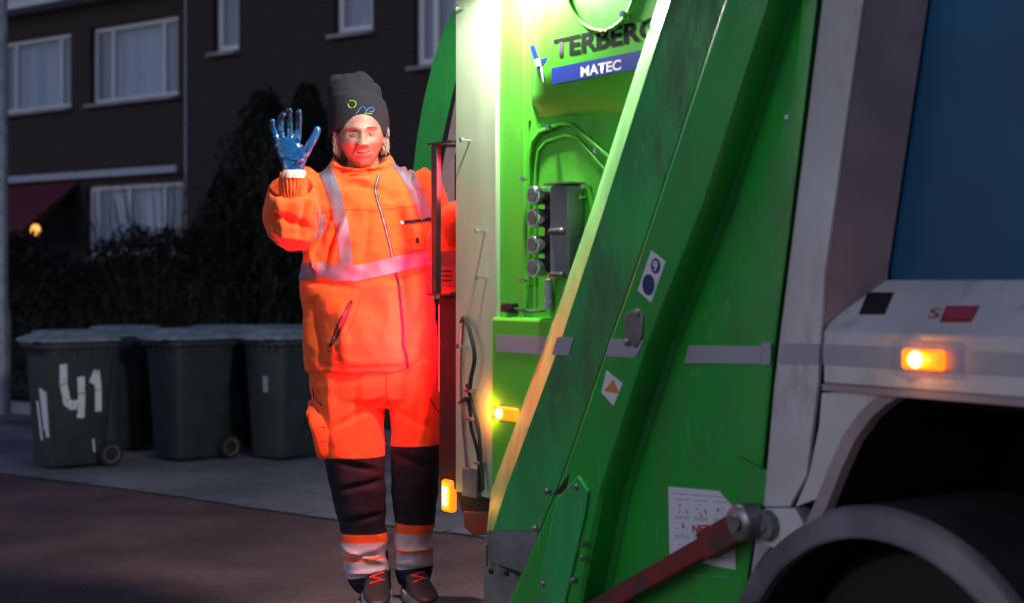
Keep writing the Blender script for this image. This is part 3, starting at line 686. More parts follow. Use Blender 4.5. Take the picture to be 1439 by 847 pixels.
# flap next to it, its front return rolls into the body side
ruled('tailgate_flap', [([(p, v - 1) for p, v in te], -.08), ([(p, v + 2) for p, v in te], -.104), ([(p, v + 5) for p, v in te], -.104), ([(p, v - 10) for p, v in tf], -.104), (tf, -.100), ([(p, v + 8) for p, v in tf], -.088), ([(p, v + 22) for p, v in tf], -.05), ([(p, v + 34) for p, v in tf], -.015), ([(p, v + 44) for p, v in tf], -.002)], R2, 'green')
MB().prism(poly([(600 + 100, 1000)] and [(690, 742), (716, 742), (757, 742), (740, 800), (735, 806), (720, 800), (691, 790)], -.095), (0, .08, 0)).build('beam_foot', 'greysteel', truck, bevel=.004)
plate('beam_foot_lug', [(683, 745), (696, 745), (700, 795), (735, 812), (742, 860), (680, 860), (679, 800)], -.06, .10, 'greysteel')
for px, py in ((691, 806), (713, 809)):
    p = T(px, py - 4, -.097); MB().lathe([(.0, -.006), (.009, -.006), (.010, 0)], p, 'y', 12, cap=False).build('bolt', 'black', truck)
MB().tube([T(683, 764, -.085), T(683, 794, -.085)], .006, 8).build('grease_pin', 'steel', truck)
plate('gap_wedge', [(800, 664), (794, 692), (775, 696), (788, 680)], -.1065, .02, 'black')
# lower flange of the flap with folded edge and bolts
plate('flap_flange', [(782, 700), (812, 668), (826, 690), (822, 720), (790, 860), (748, 860)], -.114, .012, 'green_dirty')
for px, py in ((810, 684), (751, 742), (763, 820), (818, 784), (805, 815), (820, 764), (768, 690)):
    p = T(px, py, -.115); MB().lathe([(.0, -.007), (.007, -.007), (.009, 0)], p, 'y', 12, cap=False).build('bolt', 'greysteel', truck)
# body side panel in green
tg = [(p, v + 40) for p, v in tf]
th_ = [(0, 1152), (290, 1117), (485, 1092), (700, 1071), (760, 1062)]
ruled('body_side_panel', [(tg, .0), ([(p, (v * .5 + u * .5)) for (p, v), (_, u) in zip(tg, th_)], -.008), ([(0, 1128), (290, 1102), (485, 1080), (700, 1060), (760, 1050)], -.010), ([(p, v - 4) for p, v in th_], -.002), (th_, .03)], R2, 'green')
MB().box((.0, 0, 0), (.01, .01, .01)).build('paint_chip', 'whiteink', truck).location = T(1107, 165, -.012)
# tape
def tape(pts, y, parent=truck): return MB().prism(poly(pts, y), (0, .0015, 0)).build('reflective_tape', 'refl', parent)
tape([(697.5, 470), (778, 473), (770, 498), (697.5, 494)], -.0240)
tape([(783, 473.5), (806, 474), (799, 499), (775, 498)], -.1035)
tape([(857, 476), (905, 478), (893, 502), (850, 500)], -.1055)
tape([(968, 485), (1070, 486), (1068, 511), (961, 510)], -.0145)
tape([(1070, 481), (1083, 481), (1082, 512), (1069, 512)], -.0165)
# stickers on the flap
SY = -.1055
s1 = MB().prism(poly([(915, 352), (935, 368), (915, 425), (896, 408)], SY), (0, .0015, 0)).build('round_symbol_sticker', 'sticker', truck)
def disc(px, py, rx, ry, y, m, parent, name):
    c = T(px, py, y); n = 28; e1 = T(px + rx, py, y) - c; e2 = T(px, py - ry, y) - c
    return MB().prism([c + e1 * math.cos(2 * math.pi * k / n) + e2 * math.sin(2 * math.pi * k / n) for k in range(n)], (0, .0010, 0)).build(name, m, parent)
d1 = disc(921, 373.5, 6.5, 11, SY - .0012, 'navyink', s1, 'symbol'); d2 = disc(911, 400, 8.5, 15, SY - .0012, 'navyink', s1, 'symbol')
o_ = T(917.5, 381, SY - .0015); lettering('9', (o_, T(924, 381, SY) - T(917.5, 381, SY), Vector((0, 0, T(917, 366, SY).z - T(917, 381, SY).z))), 'whiteink', s1, name='digit')
s2 = MB().prism(poly([(852, 521), (875, 538), (862, 570), (845, 551)], SY), (0, .0015, 0)).build('warning_sticker', 'sticker', truck)
MB().prism(poly([(848, 549), (862, 533), (870, 553)], SY - .0012), (0, .001, 0)).build('warning_triangle', 'orangeink', s2)
c = T(889, 462, SY - .003)
hp = MB().prism(poly([(880, 440), (896, 433), (903, 443), (902, 472), (893, 489), (879, 482), (876, 460)], SY - .004), (0, .006, 0)).build('cover_plate', 'steel', truck, bevel=.002)
for px, py in ((896, 440), (881, 481)): MB().lathe([(0, -.008), (.009, -.006), (.010, 0)], T(px, py, SY - .004), 'y', 12, cap=False).build('bolt', 'greysteel', hp)
# instruction placard on the body side
PY = -.0145
pc = MB().prism(poly([(939, 683), (1020, 690), (1030, 712), (1034, 800), (941, 782)], PY), (0, .0015, 0)).build('instruction_placard', 'sticker', truck)
def inkline(pts): MB().prism(poly(pts, PY - .001), (0, .0005, 0)).build('ruled_line', 'greyink', pc)
inkline([(944, 692), (1022, 698), (1022, 699), (944, 693)])
for i in range(3):
    for j in range(4):
        x, y = 948 + i * 27, 700 + j * 27 + i * 2
        for (dx, dy) in ((0, 0), (0, 24)): inkline([(x, y + dy), (x + 20, y + dy + 1), (x + 20, y + dy + 2), (x, y + dy + 1)])
ri = MB()
for i in range(3):
    for j in range(3):
        x, y = 958 + i * 27, 714 + j * 28 + i * 2
        for k in range(7):
            a, b = x + random.uniform(-7, 7), y + random.uniform(-7, 7); c_, d = a + random.uniform(-4, 4), b + random.uniform(-4, 5)
            ri.prism(poly([(a, b), (c_, d), (c_ + 1.4, d), (a + 1.4, b)], PY - .0012), (0, .0005, 0))
ri.build('pictograms', 'redink', pc)
o_ = T(973, 748, PY - .0018); lettering('NET', (o_, T(996, 748, PY) - T(973, 748, PY), Vector((0, 0, T(973, 737, PY).z - T(973, 748, PY).z))), 'redink', pc)
# white body: pillar, chamfer, blue panel, ledge
PYY = -.045
tl = [(0, 1156), (420, 1103), (512, 1091), (711, 1073)]
tr = [(0, 1217), (380, 1163), (540, 1153), (667, 1137), (711, 1113)]
R3 = [-260, -160, -60, 0, 120, 240, 380, 460, 540, 600, 667, 711]
ruled('pillar', [([(p, v + 3) for p, v in tl], .05), (tl, PYY + .01), ([(p, v + 3) for p, v in tl], PYY), ([(p, v - 4) for p, v in tr], PYY), (tr, PYY + .008)], R3, 'white')
BY = .11
cx = T(1245, 0, BY).x; cx2 = T(1222, 394, BY).x; bz = T(1300, 393, BY).z
zrow = [T(interp(tr, py), py, PYY + .008) for py in R3 if py <= 460]
zz = [v.z for v in zrow]
def bl(z): return cx2 + (cx - cx2) * 0 + .0 * z
MB().strip([[v + Vector((0, .001, 0)) for v in zrow], [Vector((v.x + .055, BY - .012, v.z)) for v in zrow], [Vector((v.x + .060, BY, v.z)) for v in zrow]]).build('pillar_return', 'white_shade', truck, smooth=True)
bx0 = zrow[-1].x - .02; BX1 = 4.3
MB().box(((bx0 + BX1) / 2 + .0, BY + .03, (bz + 3.0) / 2), (BX1 - bx0, .04, 3.0 - bz)).build('blue_body_panel', 'blue', truck)
lz = T(1300, 465, -.05).z; lb = T(1250, 545, -.05).z; lx0 = T(1157, 500, -.05).x
ledge = MB().prism([Vector((lx0, BY + .01, bz)), Vector((lx0, BY, bz - .0)), Vector((lx0, -.038, lz + .004)), Vector((lx0, -.05, lz - .01)), Vector((lx0, -.05, lb)), Vector((lx0, .05, lb)), Vector((lx0, BY + .01, lb))], (BX1 - lx0, 0, 0)).build('side_ledge', 'white', truck, bevel=.006)
MB().box(((lx0 + BX1) / 2, .0, lb - .009), (BX1 - lx0, .11, .016)).build('ledge_trim', 'white_shade', truck)
p0 = T(1157, 483, -.0515); p1 = T(1157, 512, -.0515)
t5 = MB().box(((p0.x + BX1) / 2, -.0518, (p0.z + p1.z) / 2), (BX1 - p0.x, .0015, p0.z - p1.z)).build('reflective_tape', 'refl', truck)
tape([(1098, 482), (1152, 482.5), (1150, 511.5), (1094, 511)], PYY - .003)
marker(1275, 1331, 489, 521, -.053, .16, core=.5)
# sloped face details
def slope(px, py):                                 # point on the sloping face of the ledge
    n_ = None; a = Vector((0, BY, bz)); b = Vector((0, -.038, lz + .004))
    lo, hi = 0.0, 1.0
    for _ in range(30):
        m_ = (lo + hi) / 2; y = a.y + (b.y - a.y) * m_; z = a.z + (b.z - a.z) * m_; q = T(px, py, y)
        if q.z < z: lo = m_
        else: hi = m_
    y = a.y + (b.y - a.y) * lo; return T(px, py, y) + Vector((0, -.002, .001))
MB().prism([slope(*p) for p in ((1220, 411), (1256, 411), (1243, 442), (1207, 442))], (0, .004, 0)).build('vent_plate', 'black', ledge)
MB().prism([slope(*p) for p in ((1330, 430), (1377, 430), (1364, 453), (1321, 453))], (0, .003, 0)).build('red_label', 'redink', ledge)
for y_ in (435, 440, 445): MB().prism([slope(*p) + Vector((0, -.001, 0)) for p in ((1331, y_), (1370, y_), (1369, y_ + .8), (1330, y_ + .8))], (0, .002, 0)).build('label_line', 'greyink', ledge)
o_ = slope(1303, 447); lettering('S', (o_, slope(1318, 447) - o_, slope(1310, 434) - slope(1303, 447)), 'redink', ledge, name='letter', bold=0)
# wheel arch
WC = T(1240, 978, -.03); WX, WR = WC.x, .50; WZ = .43
arch_px = [(1250, 547), (1229, 560), (1209, 578), (1186, 610), (1166, 654), (1148, 700), (1132, 735), (1104, 768)]
aw_ = poly(arch_px, -.044)
web = MB().prism(poly([(1118, 711), (1137, 667), (1151, 600), (1155, 552)], -.044) + aw_[:-2], (0, .02, 0)).build('arch_web', 'white', truck)
plate('pillar_foot', [(1074, 713), (1116, 713), (1129, 736), (1104, 768), (1088, 770), (1060, 762)], -.044, .05, 'white')
MB().strip([[p + Vector((0, -.002, 0)) for p in aw_], [p + Vector((.028, .004, -.012)) for p in aw_], [p + Vector((.032, .03, -.015)) for p in aw_]]).build('arch_lip', 'white_shade', truck, smooth=True)
MB().strip([[p + Vector((.033, .031, -.015)) for p in aw_], [p + Vector((.04, .60, -.02)) for p in aw_]]).build('arch_liner', 'dark', truck, smooth=True)
# mudguard
gd = MB(); n = 40; secs = []
for k in range(n + 1):
    a = R(-5 + 190 * k / n); d = Vector((math.cos(a), 0, math.sin(a))); c = Vector((WX, 0, WZ))
    secs.append([c + d * r_ + Vector((0, y, 0)) for r_, y in ((WR - .072, -.030), (WR - .070, -.047), (WR - .062, -.050), (WR - .060, -.044), (WR - .014, -.040), (WR - .002, -.026), (WR, .0), (WR, .42), (WR - .02, .42), (WR - .02, -.02))])
mg = gd.loft(secs).build('mudguard', 'guarddark', truck, smooth=True)
secs = []
for k in range(n + 1):
    a = R(-5 + 190 * k / n); d = Vector((math.cos(a), 0, math.sin(a))); c = Vector((WX, 0, WZ))
    secs.append([c + d * r_ + Vector((0, y, 0)) for r_, y in ((WR - .074, -.028), (WR - .072, -.052), (WR - .066, -.056), (WR - .060, -.050), (WR - .016, -.046), (WR - .001, -.034), (WR + .003, -.020), (WR - .03, -.018))])
MB().loft(secs).build('mudguard_rim', 'guard', mg, smooth=True)
# wheels
def wheel(x, y, z=.43, r=.42, m='rubber'):
    wv = empty('wheel', (x, y, z)); wv.parent = truck
    MB().lathe([(.24, 0), (.30, -.012), (.38, -.01), (r - .01, .03), (r, .06), (r, .22), (r - .02, .26), (.24, .26)], (0, 0, 0), 'y', 48, cap=False).build('tyre', m, wv, smooth=True)
    MB().lathe([(.24, .0), (.225, .01), (.215, .10), (.12, .12), (.11, .03), (.0, .02)], (0, 0, 0), 'y', 40, cap=False).build('rim', 'guard', wv, smooth=True)
    return wv
for x in (WX,):
    wheel(x, .14, .42); wheel(x, 2.1, .42)
wheel(WX + 3.4, .14, .42); wheel(WX + 3.4, 2.1, .42)
MB().box((2.2, 1.3, .78), (4.2, .9, .25)).build('chassis', 'dark', truck)
MB().box((WX, 1.1, .42), (.12, 2.2, .12)).build('axle', 'dark', truck)
MB().box((2.75, 1.35, 2.12), (3.2, 2.28, 1.7)).build('body_shell', 'white', truck)
MB().box((.62, 1.35, 1.95), (1.0, 2.2, 1.9)).build('hopper_shell', 'green', truck)
MB().box((WX + .1, .65, .95), (1.25, .03, .75)).build('wheel_well_liner', 'dark', truck)
MB().box((WX + .2, .38, lb - .035), (1.5, .55, .02)).build('wheel_well_top', 'dark', truck)
MB().box((.62, .16, .5), (.9, .1, .45)).build('undertray', 'dark', truck)
# red strut
a, b = T(1046, 734, -.08), T(820, 862, -.08)
st_ = MB(); d = (b - a).normalized(); up = Vector((-d.z, 0, d.x));
def obar(mb, a, b, w1_, w2_, y0, y1): mb.prism([a + up * w1_, b + up * w2_, b - up * w2_, a - up * w1_], (0, y1 - y0, 0))
obar(st_, a + d * .13, b, .026, .026, -.08, -.04)
strut = st_.build('red_strut', 'redpaint', truck, bevel=.004)
st2 = MB(); obar(st2, a + d * .0, a + d * .17, .036, .036, -.08, -.03); st2.build('strut_head', 'redpaint', strut, bevel=.004).location.y = -.012
MB().lathe([(.0, -.040), (.020, -.040), (.022, -.030), (.030, -.028), (.042, -.024), (.046, -.018), (.046, .03)], T(1046, 733, -.085), 'y', 32, cap=False).build('pivot_washer', 'steel', truck, smooth=True)
MB().lathe([(.0, -.02), (.015, -.02), (.02, -.012), (.036, -.012), (.040, .0), (.040, .05)], T(1075, 738, -.055), 'y', 10, cap=False).build('pivot_nut', 'greysteel', truck)
plate('hinge_cover', [(1010, 690), (1035, 640), (1088, 668), (1078, 712), (1030, 712)], -.025, .02, 'green')
# rear lamp unit and interior parts behind the post
a, b = T(612, 414, .02), T(640, 690, .02)
MB().box(((a.x - .002) / 2 + .0, .16, (a.z + b.z) / 2), (-a.x - .004, .26, a.z - b.z)).build('rear_lamp_housing', 'dark', truck, bevel=.01)
rl = MB().box((a.x - .008, .11, 1.22), (.012, .14, .30)).build('tail_lamp', 'redlens', truck, bevel=.004)
# black grab frame in front of his sleeve
fy = -.005
gf = MB(); a, b = T(609, 204, fy), T(617, 412, fy)
gf.box(((a.x + b.x) / 2, fy, (a.z + b.z) / 2), (b.x - a.x, .02, a.z - b.z))
gf = gf.build('grab_frame', 'black', truck, bevel=.003)
MB().box(((a.x - .02 - .002) / 2, fy, a.z + .003), (-a.x + .02, .022, .007)).build('top_rod', 'black', gf)
MB().box(((a.x - .02 - .002) / 2, fy + .03, b.z - .004), (-a.x + .02, .09, .007)).build('bottom_plate', 'black', gf)
a, b = T(614, 373, .04), T(642, 401, .04)
rp_ = MB().box(((a.x + b.x) / 2 - .002, .045, (a.z + b.z) / 2), (b.x - a.x, .008, a.z - b.z)).build('small_notice', 'redink', truck)
for k in range(3): MB().box(((a.x + b.x) / 2, .040, a.z - .02 - k * .016), ((b.x - a.x) * .5, .001, .004)).build('notice_line', 'blackink', rp_)
plate('notice_bracket', [(617, 352), (642, 352), (642, 412), (617, 412)], .07, .02, 'black')
# grab handle his hand closes on, behind the post
hx_, hy_ = -.055, .17
MB().tube([(0.0, hy_, 1.55), (hx_, hy_, 1.58), (hx_, hy_, 2.05), (0.0, hy_, 2.08)], .014, 10).build('grab_handle', 'black', truck, smooth=True)
# curved green wing and pale inner wall of the hopper
wing_l = [(760, -330), (700, -140), (668, -60), (650, -20), (638, 10), (622, 45), (607, 90), (595, 140), (586, 190), (580, 240), (577, 300), (577, 420)]
wing_r = [(640, 420), (640, 120), (660, -60)]
MB().prism(poly(wing_l + [(650, 420), (650, 110), (700, -60), (810, -330)], .62), (0, .035, 0)).build('hopper_wing', 'green', truck, bevel=.004)
plate('wing_edge', [(641, 108), (646, 108), (626, 210), (612, 330), (607, 330), (619, 205)], .60, .018, 'dark')
plate('inner_wall', [(642, 128), (700, 128), (700, 420), (612, 420), (620, 240)], .58, .018, 'beige')
plate('inner_wall_seam', [(612, 203), (700, 203), (700, 206), (612, 206)], .574, .005, 'black')
# footboard under the man
fb0, fb1 = W(512, 395, 5.33), W(640, 395, 5.05)
FZ = .300
fbm = MB()
fp = [(-.56, 5.26), (-.13, 5.20), (-.02, 5.02), (-.10, 4.80), (-.30, 4.90), (-.56, 4.92)]
fbo = MB().prism([(x, y, FZ - .032) for x, y in fp], (0, 0, .03)).build('footboard', 'greysteel', None, bevel=.004)
fbo.parent = truck; fbo.matrix_parent_inverse = (Matrix.Translation(TO) @ Matrix.Rotation(TA, 4, 'Z')).inverted()
fba = MB().tube([(-.15, 5.1, FZ - .05), (.05, 4.9, FZ + .1), (.2, 5.0, .75)], .03, 8).build('footboard_arm', 'greysteel', None)
fba.parent = truck; fba.matrix_parent_inverse = fbo.matrix_parent_inverse.copy()
# work lamps of the truck, and an added fill lamp
def lamp_head(name, loc, aim, energy, color, size, spot=None, lens='lamplens', blend=.6, power_soft=.04):
    loc = Vector(loc); aim = Vector(aim).normalized(); q = aim.to_track_quat('-Z', 'Y').to_matrix()
    hb = MB(); hb.lathe([(.0, .075), (.045, .07), (.06, .04), (.062, .0), (.055, -.004)], (0, 0, 0), 'z', 24, cap=False)
    for v in hb.v: v.xyz = q @ v + loc
    hd = hb.build(name, 'black', truck, smooth=True)
    ln = MB(); ln.lathe([(.0, -.004), (.055, -.003), (.056, .004)], (0, 0, 0), 'z', 24, cap=False)
    for v in ln.v: v.xyz = q @ v + loc
    ln.build('lens', lens, hd, smooth=True)
    MB().tube([loc - aim * .05, Vector((loc.x, max(loc.y + .12, .05), loc.z + .05))], .012, 8).build('bracket', 'black', hd)
    ld = bpy.data.lights.new(name + '_light', 'SPOT' if spot else 'POINT'); ld.energy = energy; ld.color = color; ld.shadow_soft_size = power_soft
    if spot: ld.spot_size = R(spot); ld.spot_blend = blend
    lo = bpy.data.objects.new(name + '_light', ld); C.objects.link(lo); lo.parent = hd; lo.location = loc + aim * .03
    lo.rotation_euler = q.to_euler(); return hd
p = T(722, -75, -.094)
lamp_head('side_work_lamp', p, (-.02, .10, -1), 100, (1, .97, .86), .05, 170, blend=.4)
lamp_head('rear_work_lamp', (-.06, .02, 2.72), (-.60, .0, -.80), 36, (1, .95, .86), .05, 120, blend=.5)
lamp_head('yard_fill_lamp', (-.08, 1.25, 2.75), (-.95, .1, -.42), 330, (1, .97, .93), .05, 110, blend=.5, power_soft=.22)  # unseen lamp, added to brighten the ground and the bins
# tail lamp light
ld = bpy.data.lights.new('tail_lamp_light', 'AREA'); ld.shape = 'RECTANGLE'; ld.size = .14; ld.size_y = .26; ld.energy = 40; ld.color = (1, .015, .05)
lo = bpy.data.objects.new('tail_lamp_light', ld); C.objects.link(lo); lo.parent = rl; lo.location = (T(612, 414, .02).x - .03, .0, 1.24)
lo.rotation_euler = Vector((-.72, -.68, .16)).to_track_quat('-Z', 'Y').to_euler()
hb_ = MB().box((-.016, .06, 1.80), (.028, .09, .16)).build('high_tail_lamp', 'dark', truck, bevel=.006)
MB().box((-.034, .06, 1.80), (.008, .075, .14)).build('red_lens', 'redlens', hb_, bevel=.003)
ld = bpy.data.lights.new('high_tail_lamp_light', 'AREA'); ld.shape = 'RECTANGLE'; ld.size = .07; ld.size_y = .12; ld.energy = 2.3; ld.color = (1, .03, .05)
lo = bpy.data.objects.new('high_tail_lamp_light', ld); C.objects.link(lo); lo.parent = hb_; lo.location = (-.045, .03, 1.80)
lo.rotation_euler = Vector((-1, -.15, .15)).to_track_quat('-Z', 'Y').to_euler()
#PERSON#
# ------------------------------------------------------------------ the man
PYD = 5.20
man = tag(empty('person', (W(528, 395, PYD).x, PYD, FZ)), 'man in orange reflective workwear and dark beanie, waving a blue gloved hand', 'person')
MO = Vector(man.location)
def Pm(px, py, dy=0.0): return W(px, py, PYD + dy) - MO                 # local to the man
def ellipse_ring(c, a, b, n=40, nx=None, ny=None, p=2.2):
    nx = nx or Vector((1, 0, 0)); ny = ny or Vector((0, 1, 0)); out = []
    for k in range(n):
        t = 2 * math.pi * k / n; u, v = math.cos(t), math.sin(t)
        out.append(c + nx * a * math.copysign(abs(u) ** (2 / p), u) + ny * b * math.copysign(abs(v) ** (2 / p), v))
    return out
def stack(rows, n=40, p=2.2, tilt=0.0):            # rows: py, px left, px right, dy centre, half depth
    secs = []
    for py, pl, pr, dy, hd in rows:
        a, b = Pm(pl, py, dy), Pm(pr, py, dy); ny = Vector((0, math.cos(tilt), math.sin(tilt)))
        secs.append(ellipse_ring((a + b) / 2, (b - a).length / 2, hd, n, None, ny, p))
    return MB().loft(secs)
def limb(pts, n=24, ref=Vector((1, 0, 0))):        # pts: (point, half width, half depth)
    P = [p for p, _, _ in pts]; secs = []
    for i, (p, a, b) in enumerate(pts):
        t = (P[min(i + 1, len(P) - 1)] - P[max(i - 1, 0)])
        if t.length < 1e-6: t = Vector((0, 0, 1))
        t.normalize(); x = ref - t * ref.dot(t); x.normalize(); y = t.cross(x)
        secs.append([p + x * a * math.cos(2 * math.pi * k / n) + y * b * math.sin(2 * math.pi * k / n) for k in range(n)])
    return MB().loft(secs)
def smooth_pts(pts, sub=4):                        # Catmull-Rom on (point, a, b)
    out = []
    for i in range(len(pts) - 1):
        q = [pts[max(i - 1, 0)], pts[i], pts[i + 1], pts[min(i + 2, len(pts) - 1)]]
        q = [Vector((*p, a, b)) if False else (p, a, b) for p, a, b in q]
        for k in range(sub):
            t = k / sub
            def cr(a, b, c, d): return .5 * ((2 * b) + (c - a) * t + (2 * a - 5 * b + 4 * c - d) * t * t + (3 * b - a - 3 * c + d) * t ** 3)
            out.append((cr(*[x[0] for x in q]), cr(*[x[1] for x in q]), cr(*[x[2] for x in q])))
    return out + [pts[-1]]
def fuse(mbs, voxel, smooth_it=4):                 # union of closed shapes as one continuous surface
    a = MB()
    for m_ in mbs: a.add(m_.v, m_.f)
    me = a.mesh('fuse'); o = bpy.data.objects.new('fuse', me); C.objects.link(o)
    r = o.modifiers.new('r', 'REMESH'); r.mode = 'VOXEL'; r.voxel_size = voxel
    s_ = o.modifiers.new('s', 'SMOOTH'); s_.factor = .5; s_.iterations = smooth_it
    bpy.context.view_layer.update(); dg = bpy.context.evaluated_depsgraph_get()
    out = bpy.data.meshes.new_from_object(o.evaluated_get(dg)); bpy.data.objects.remove(o); out.materials.clear(); return out
def displace(me, fn):
    ns = [v.normal.copy() for v in me.vertices]
    for v, n_ in zip(me.vertices, ns): v.co += n_ * fn(v.co)
    me.update()
def bvh(me): return BVHTree.FromPolygons([v.co.copy() for v in me.vertices], [tuple(p.vertices) for p in me.polygons])
CAM = Vector((0, 0, H)) - MO
def hit(tree, px, py, off=.002):
    d = ray(px, py).normalized(); loc, n_, i, _ = tree.ray_cast(CAM, d)
    if loc is None: return None
    if n_.dot(d) > 0: n_ = -n_
    return loc + n_ * off, n_
def line_on(tree, pts, r, name, m, parent, off=.001, flat=1):
    P = []
    for (a, b), (c, d) in zip(pts[:-1], pts[1:]):
        n = max(1, int(math.hypot(c - a, d - b) / 3))
        for k in range(n):
            h_ = hit(tree, a + (c - a) * k / n, b + (d - b) * k / n, off)
            if h_: P.append(h_[0])
    h_ = hit(tree, *pts[-1], off)
    if h_: P.append(h_[0])
    return MB().tube(P, r, 6).build(name, m, parent, smooth=True) if len(P) > 1 else None
def patch_on(tree, centre, wd, name, m, parent, off=.003, nw=8, step=2.0):   # strip of cloth following the surface under a pixel polyline
    cs = []
    for (a, b), (c, d) in zip(centre[:-1], centre[1:]):
        n = max(1, int(math.hypot(c - a, d - b) / step))
        for k in range(n): cs.append((a + (c - a) * k / n, b + (d - b) * k / n))
    cs.append(centre[-1]); rows = []
    for i, (a, b) in enumerate(cs):
        c, d = cs[min(i + 2, len(cs) - 1)]; e, f = cs[max(i - 2, 0)]; tx, ty = c - e, d - f; l = math.hypot(tx, ty); nx, ny = -ty / l, tx / l
        w_ = wd(i / (len(cs) - 1)) if callable(wd) else wd; row = []
        for j in range(nw + 1):
            s_ = (j / nw - .5) * w_; h_ = hit(tree, a + nx * s_, b + ny * s_, off); row.append(h_[0] if h_ else None)
        rows.append(row)
    mb = MB(); idx = {}
    for i, r_ in enumerate(rows):
        for j, p in enumerate(r_):
            if p is not None: idx[i, j] = len(mb.v); mb.v.append(p)
    for i in range(len(rows) - 1):
        for j in range(nw):
            k4 = [(i, j), (i + 1, j), (i + 1, j + 1), (i, j + 1)]
            if all(k in idx for k in k4):
                q = [mb.v[idx[k]] for k in k4]
                if max((q[a] - q[(a + 1) % 4]).length for a in range(4)) < .04: mb.f.append(tuple(idx[k] for k in k4))
    return mb.build(name, m, parent, smooth=True)
def n3(p, s, o=0.0): return noise.noise(Vector((p.x * s + o, p.y * s + 3.7, p.z * s - 1.3)))
def ridge_n(p, o): return 1 - abs(noise.noise(p + Vector((o, o * .7, 0)))) * 2.2

# --- joints
sh_r, el_r, wr_r = Pm(424, 268, .02), Pm(409, 318, -.20), Pm(412, 244, -.27)      # raised arm (left in the picture)
sh_l, el_l = Pm(590, 262, .02), Pm(622, 345, -.05)
gw = Matrix.Rotation(TA, 3, 'Z') @ Vector((hx_, hy_, 0)) + Vector(TO)
grip = Vector((gw.x, gw.y, 1.80)) - MO
wr_l = grip + Vector((-.06, .0, -.09))

# --- head
HC = Pm(507.5, 193, -.035)
HR = (Matrix.Rotation(R(9), 3, 'Z') @ Matrix.Rotation(R(-2.5), 3, 'Y') @ Matrix.Rotation(R(4), 3, 'X'))
def gs(x, s): return math.exp(-(x / s) ** 2 * .5)
def head_mesh():
    mb = MB(); nu, nv = 120, 110; secs = []
    for j in range(1, nv):
        ph = -math.pi / 2 + math.pi * j / nv; ring = []
        for i in range(nu):
            th = 2 * math.pi * i / nu
            dx, dy, dz = math.cos(ph) * math.sin(th), -math.cos(ph) * math.cos(th), math.sin(ph)
            x, y, z = dx * .079, dy * .095, dz * .122
            fr = max(0.0, -dy)
            lo = max(0.0, -z - .015) / .105
            x *= 1 - .33 * lo ** 1.3; y = y * (1 - .06 * lo) if y < 0 else y * (1 - .45 * lo)
            if y < 0: y = -(.095 * (abs(y) / .095) ** .82)              # flatter face plane
            f = 0.0
            if dy < .1:
                k = min(1, fr * 2.2)
                f += .009 * gs(z - .029, .009) * gs(abs(x) - .022, .022)                 # brow
                f -= .017 * gs(abs(x) - .031, .013) * gs(z - .010, .011)                # sockets
                f += .006 * gs(abs(x) - .031, .011) * gs(z - .008, .007)                # lids
                nz = min(1, max(0, (.022 - z) / .052)); 
                if -.045 < z < .03: f += (.005 + .022 * nz ** 1.2) * gs(x, .0075 + .004 * nz) * (1 if z > -.030 else max(0, 1 - (-.030 - z) / .009))
                f += .009 * gs(abs(x) - .0145, .0055) * gs(z + .030, .007)              # nostril wings
                f += .006 * gs(abs(x) - .045, .016) * gs(z + .022, .018)                # cheeks
                f -= .0055 * gs(abs(x) - (.026 + (-.03 - z) * .5), .0035) * gs(z + .045, .016)  # smile fold
                f += .007 * gs(x, .028) * gs(z + .060, .018)
                f -= .0060 * gs(z + .0598 - 9 * x * x, .0024) * (1 if abs(x) < .024 else gs(abs(x) - .024, .003))
                f += .0022 * gs(x, .016) * gs(z + .066, .004) + .0018 * gs(x, .017) * gs(z + .053, .0035)
                f -= .0030 * gs(x, .02) * gs(z + .078, .005)
                f += .008 * gs(x, .018) * gs(z + .098, .012)                             # chin
                f -= .003 * gs(abs(x) - .050, .012) * gs(z + .045, .014)
                for kk in range(2): f -= .0022 * gs(z - .050 - kk * .011 - .002 * math.sin(x * 90), .0014) * gs(x, .03)
                f *= k
            d = Vector((dx * .35, dy, dz * .15)); d.normalize()
            ring.append(Vector((x, y, z)) + d * f)
        secs.append(ring)
    mb.loft(secs)
    for s in (-1, 1):                                                                   # ears
        c = Vector((s * .078, .012, -.005)); 
        e = MB().tube([c + Vector((0, .004, -.032)), c + Vector((s * .008, -.004, -.018)), c + Vector((s * .013, .006, .0)), c + Vector((s * .014, .010, .018)), c + Vector((s * .006, .004, .030))], [.007, .010, .013, .014, .008], 12, flat=.6, round_ends=True)
        mb.add(e.v, e.f)
    for v in mb.v: v.xyz = HR @ v + HC
    return mb
neck = limb([(Pm(512, 262, .03), .075, .075), (Pm(511, 240, .02), .062, .066), (Pm(510, 222, .012), .056, .062), (Pm(509, 205, .01), .050, .055)])
torso = stack([(525, 462, 592, .0, .10), (470, 460, 592, 0, .105), (400, 452, 592, 0, .105), (330, 446, 590, 0, .11), (285, 440, 590, .01, .10), (262, 458, 572, .015, .08), (248, 486, 540, .02, .06)])
arm_r = limb([(sh_r + Vector((.05, 0, .01)), .055, .06), (sh_r, .055, .06), (sh_r.lerp(el_r, .5), .048, .05), (el_r, .042, .042), (el_r.lerp(wr_r, .4), .04, .045), (wr_r, .026, .03), (wr_r + Vector((0, 0, .10)), .034, .014)])
arm_l = limb([(sh_l + Vector((-.05, 0, .01)), .055, .06), (sh_l, .055, .06), (sh_l.lerp(el_l, .5), .048, .05), (el_l, .042, .042), (el_l.lerp(wr_l, .4), .04, .04), (wr_l, .026, .03), (grip + Vector((-.03, 0, 0)), .03, .02)])
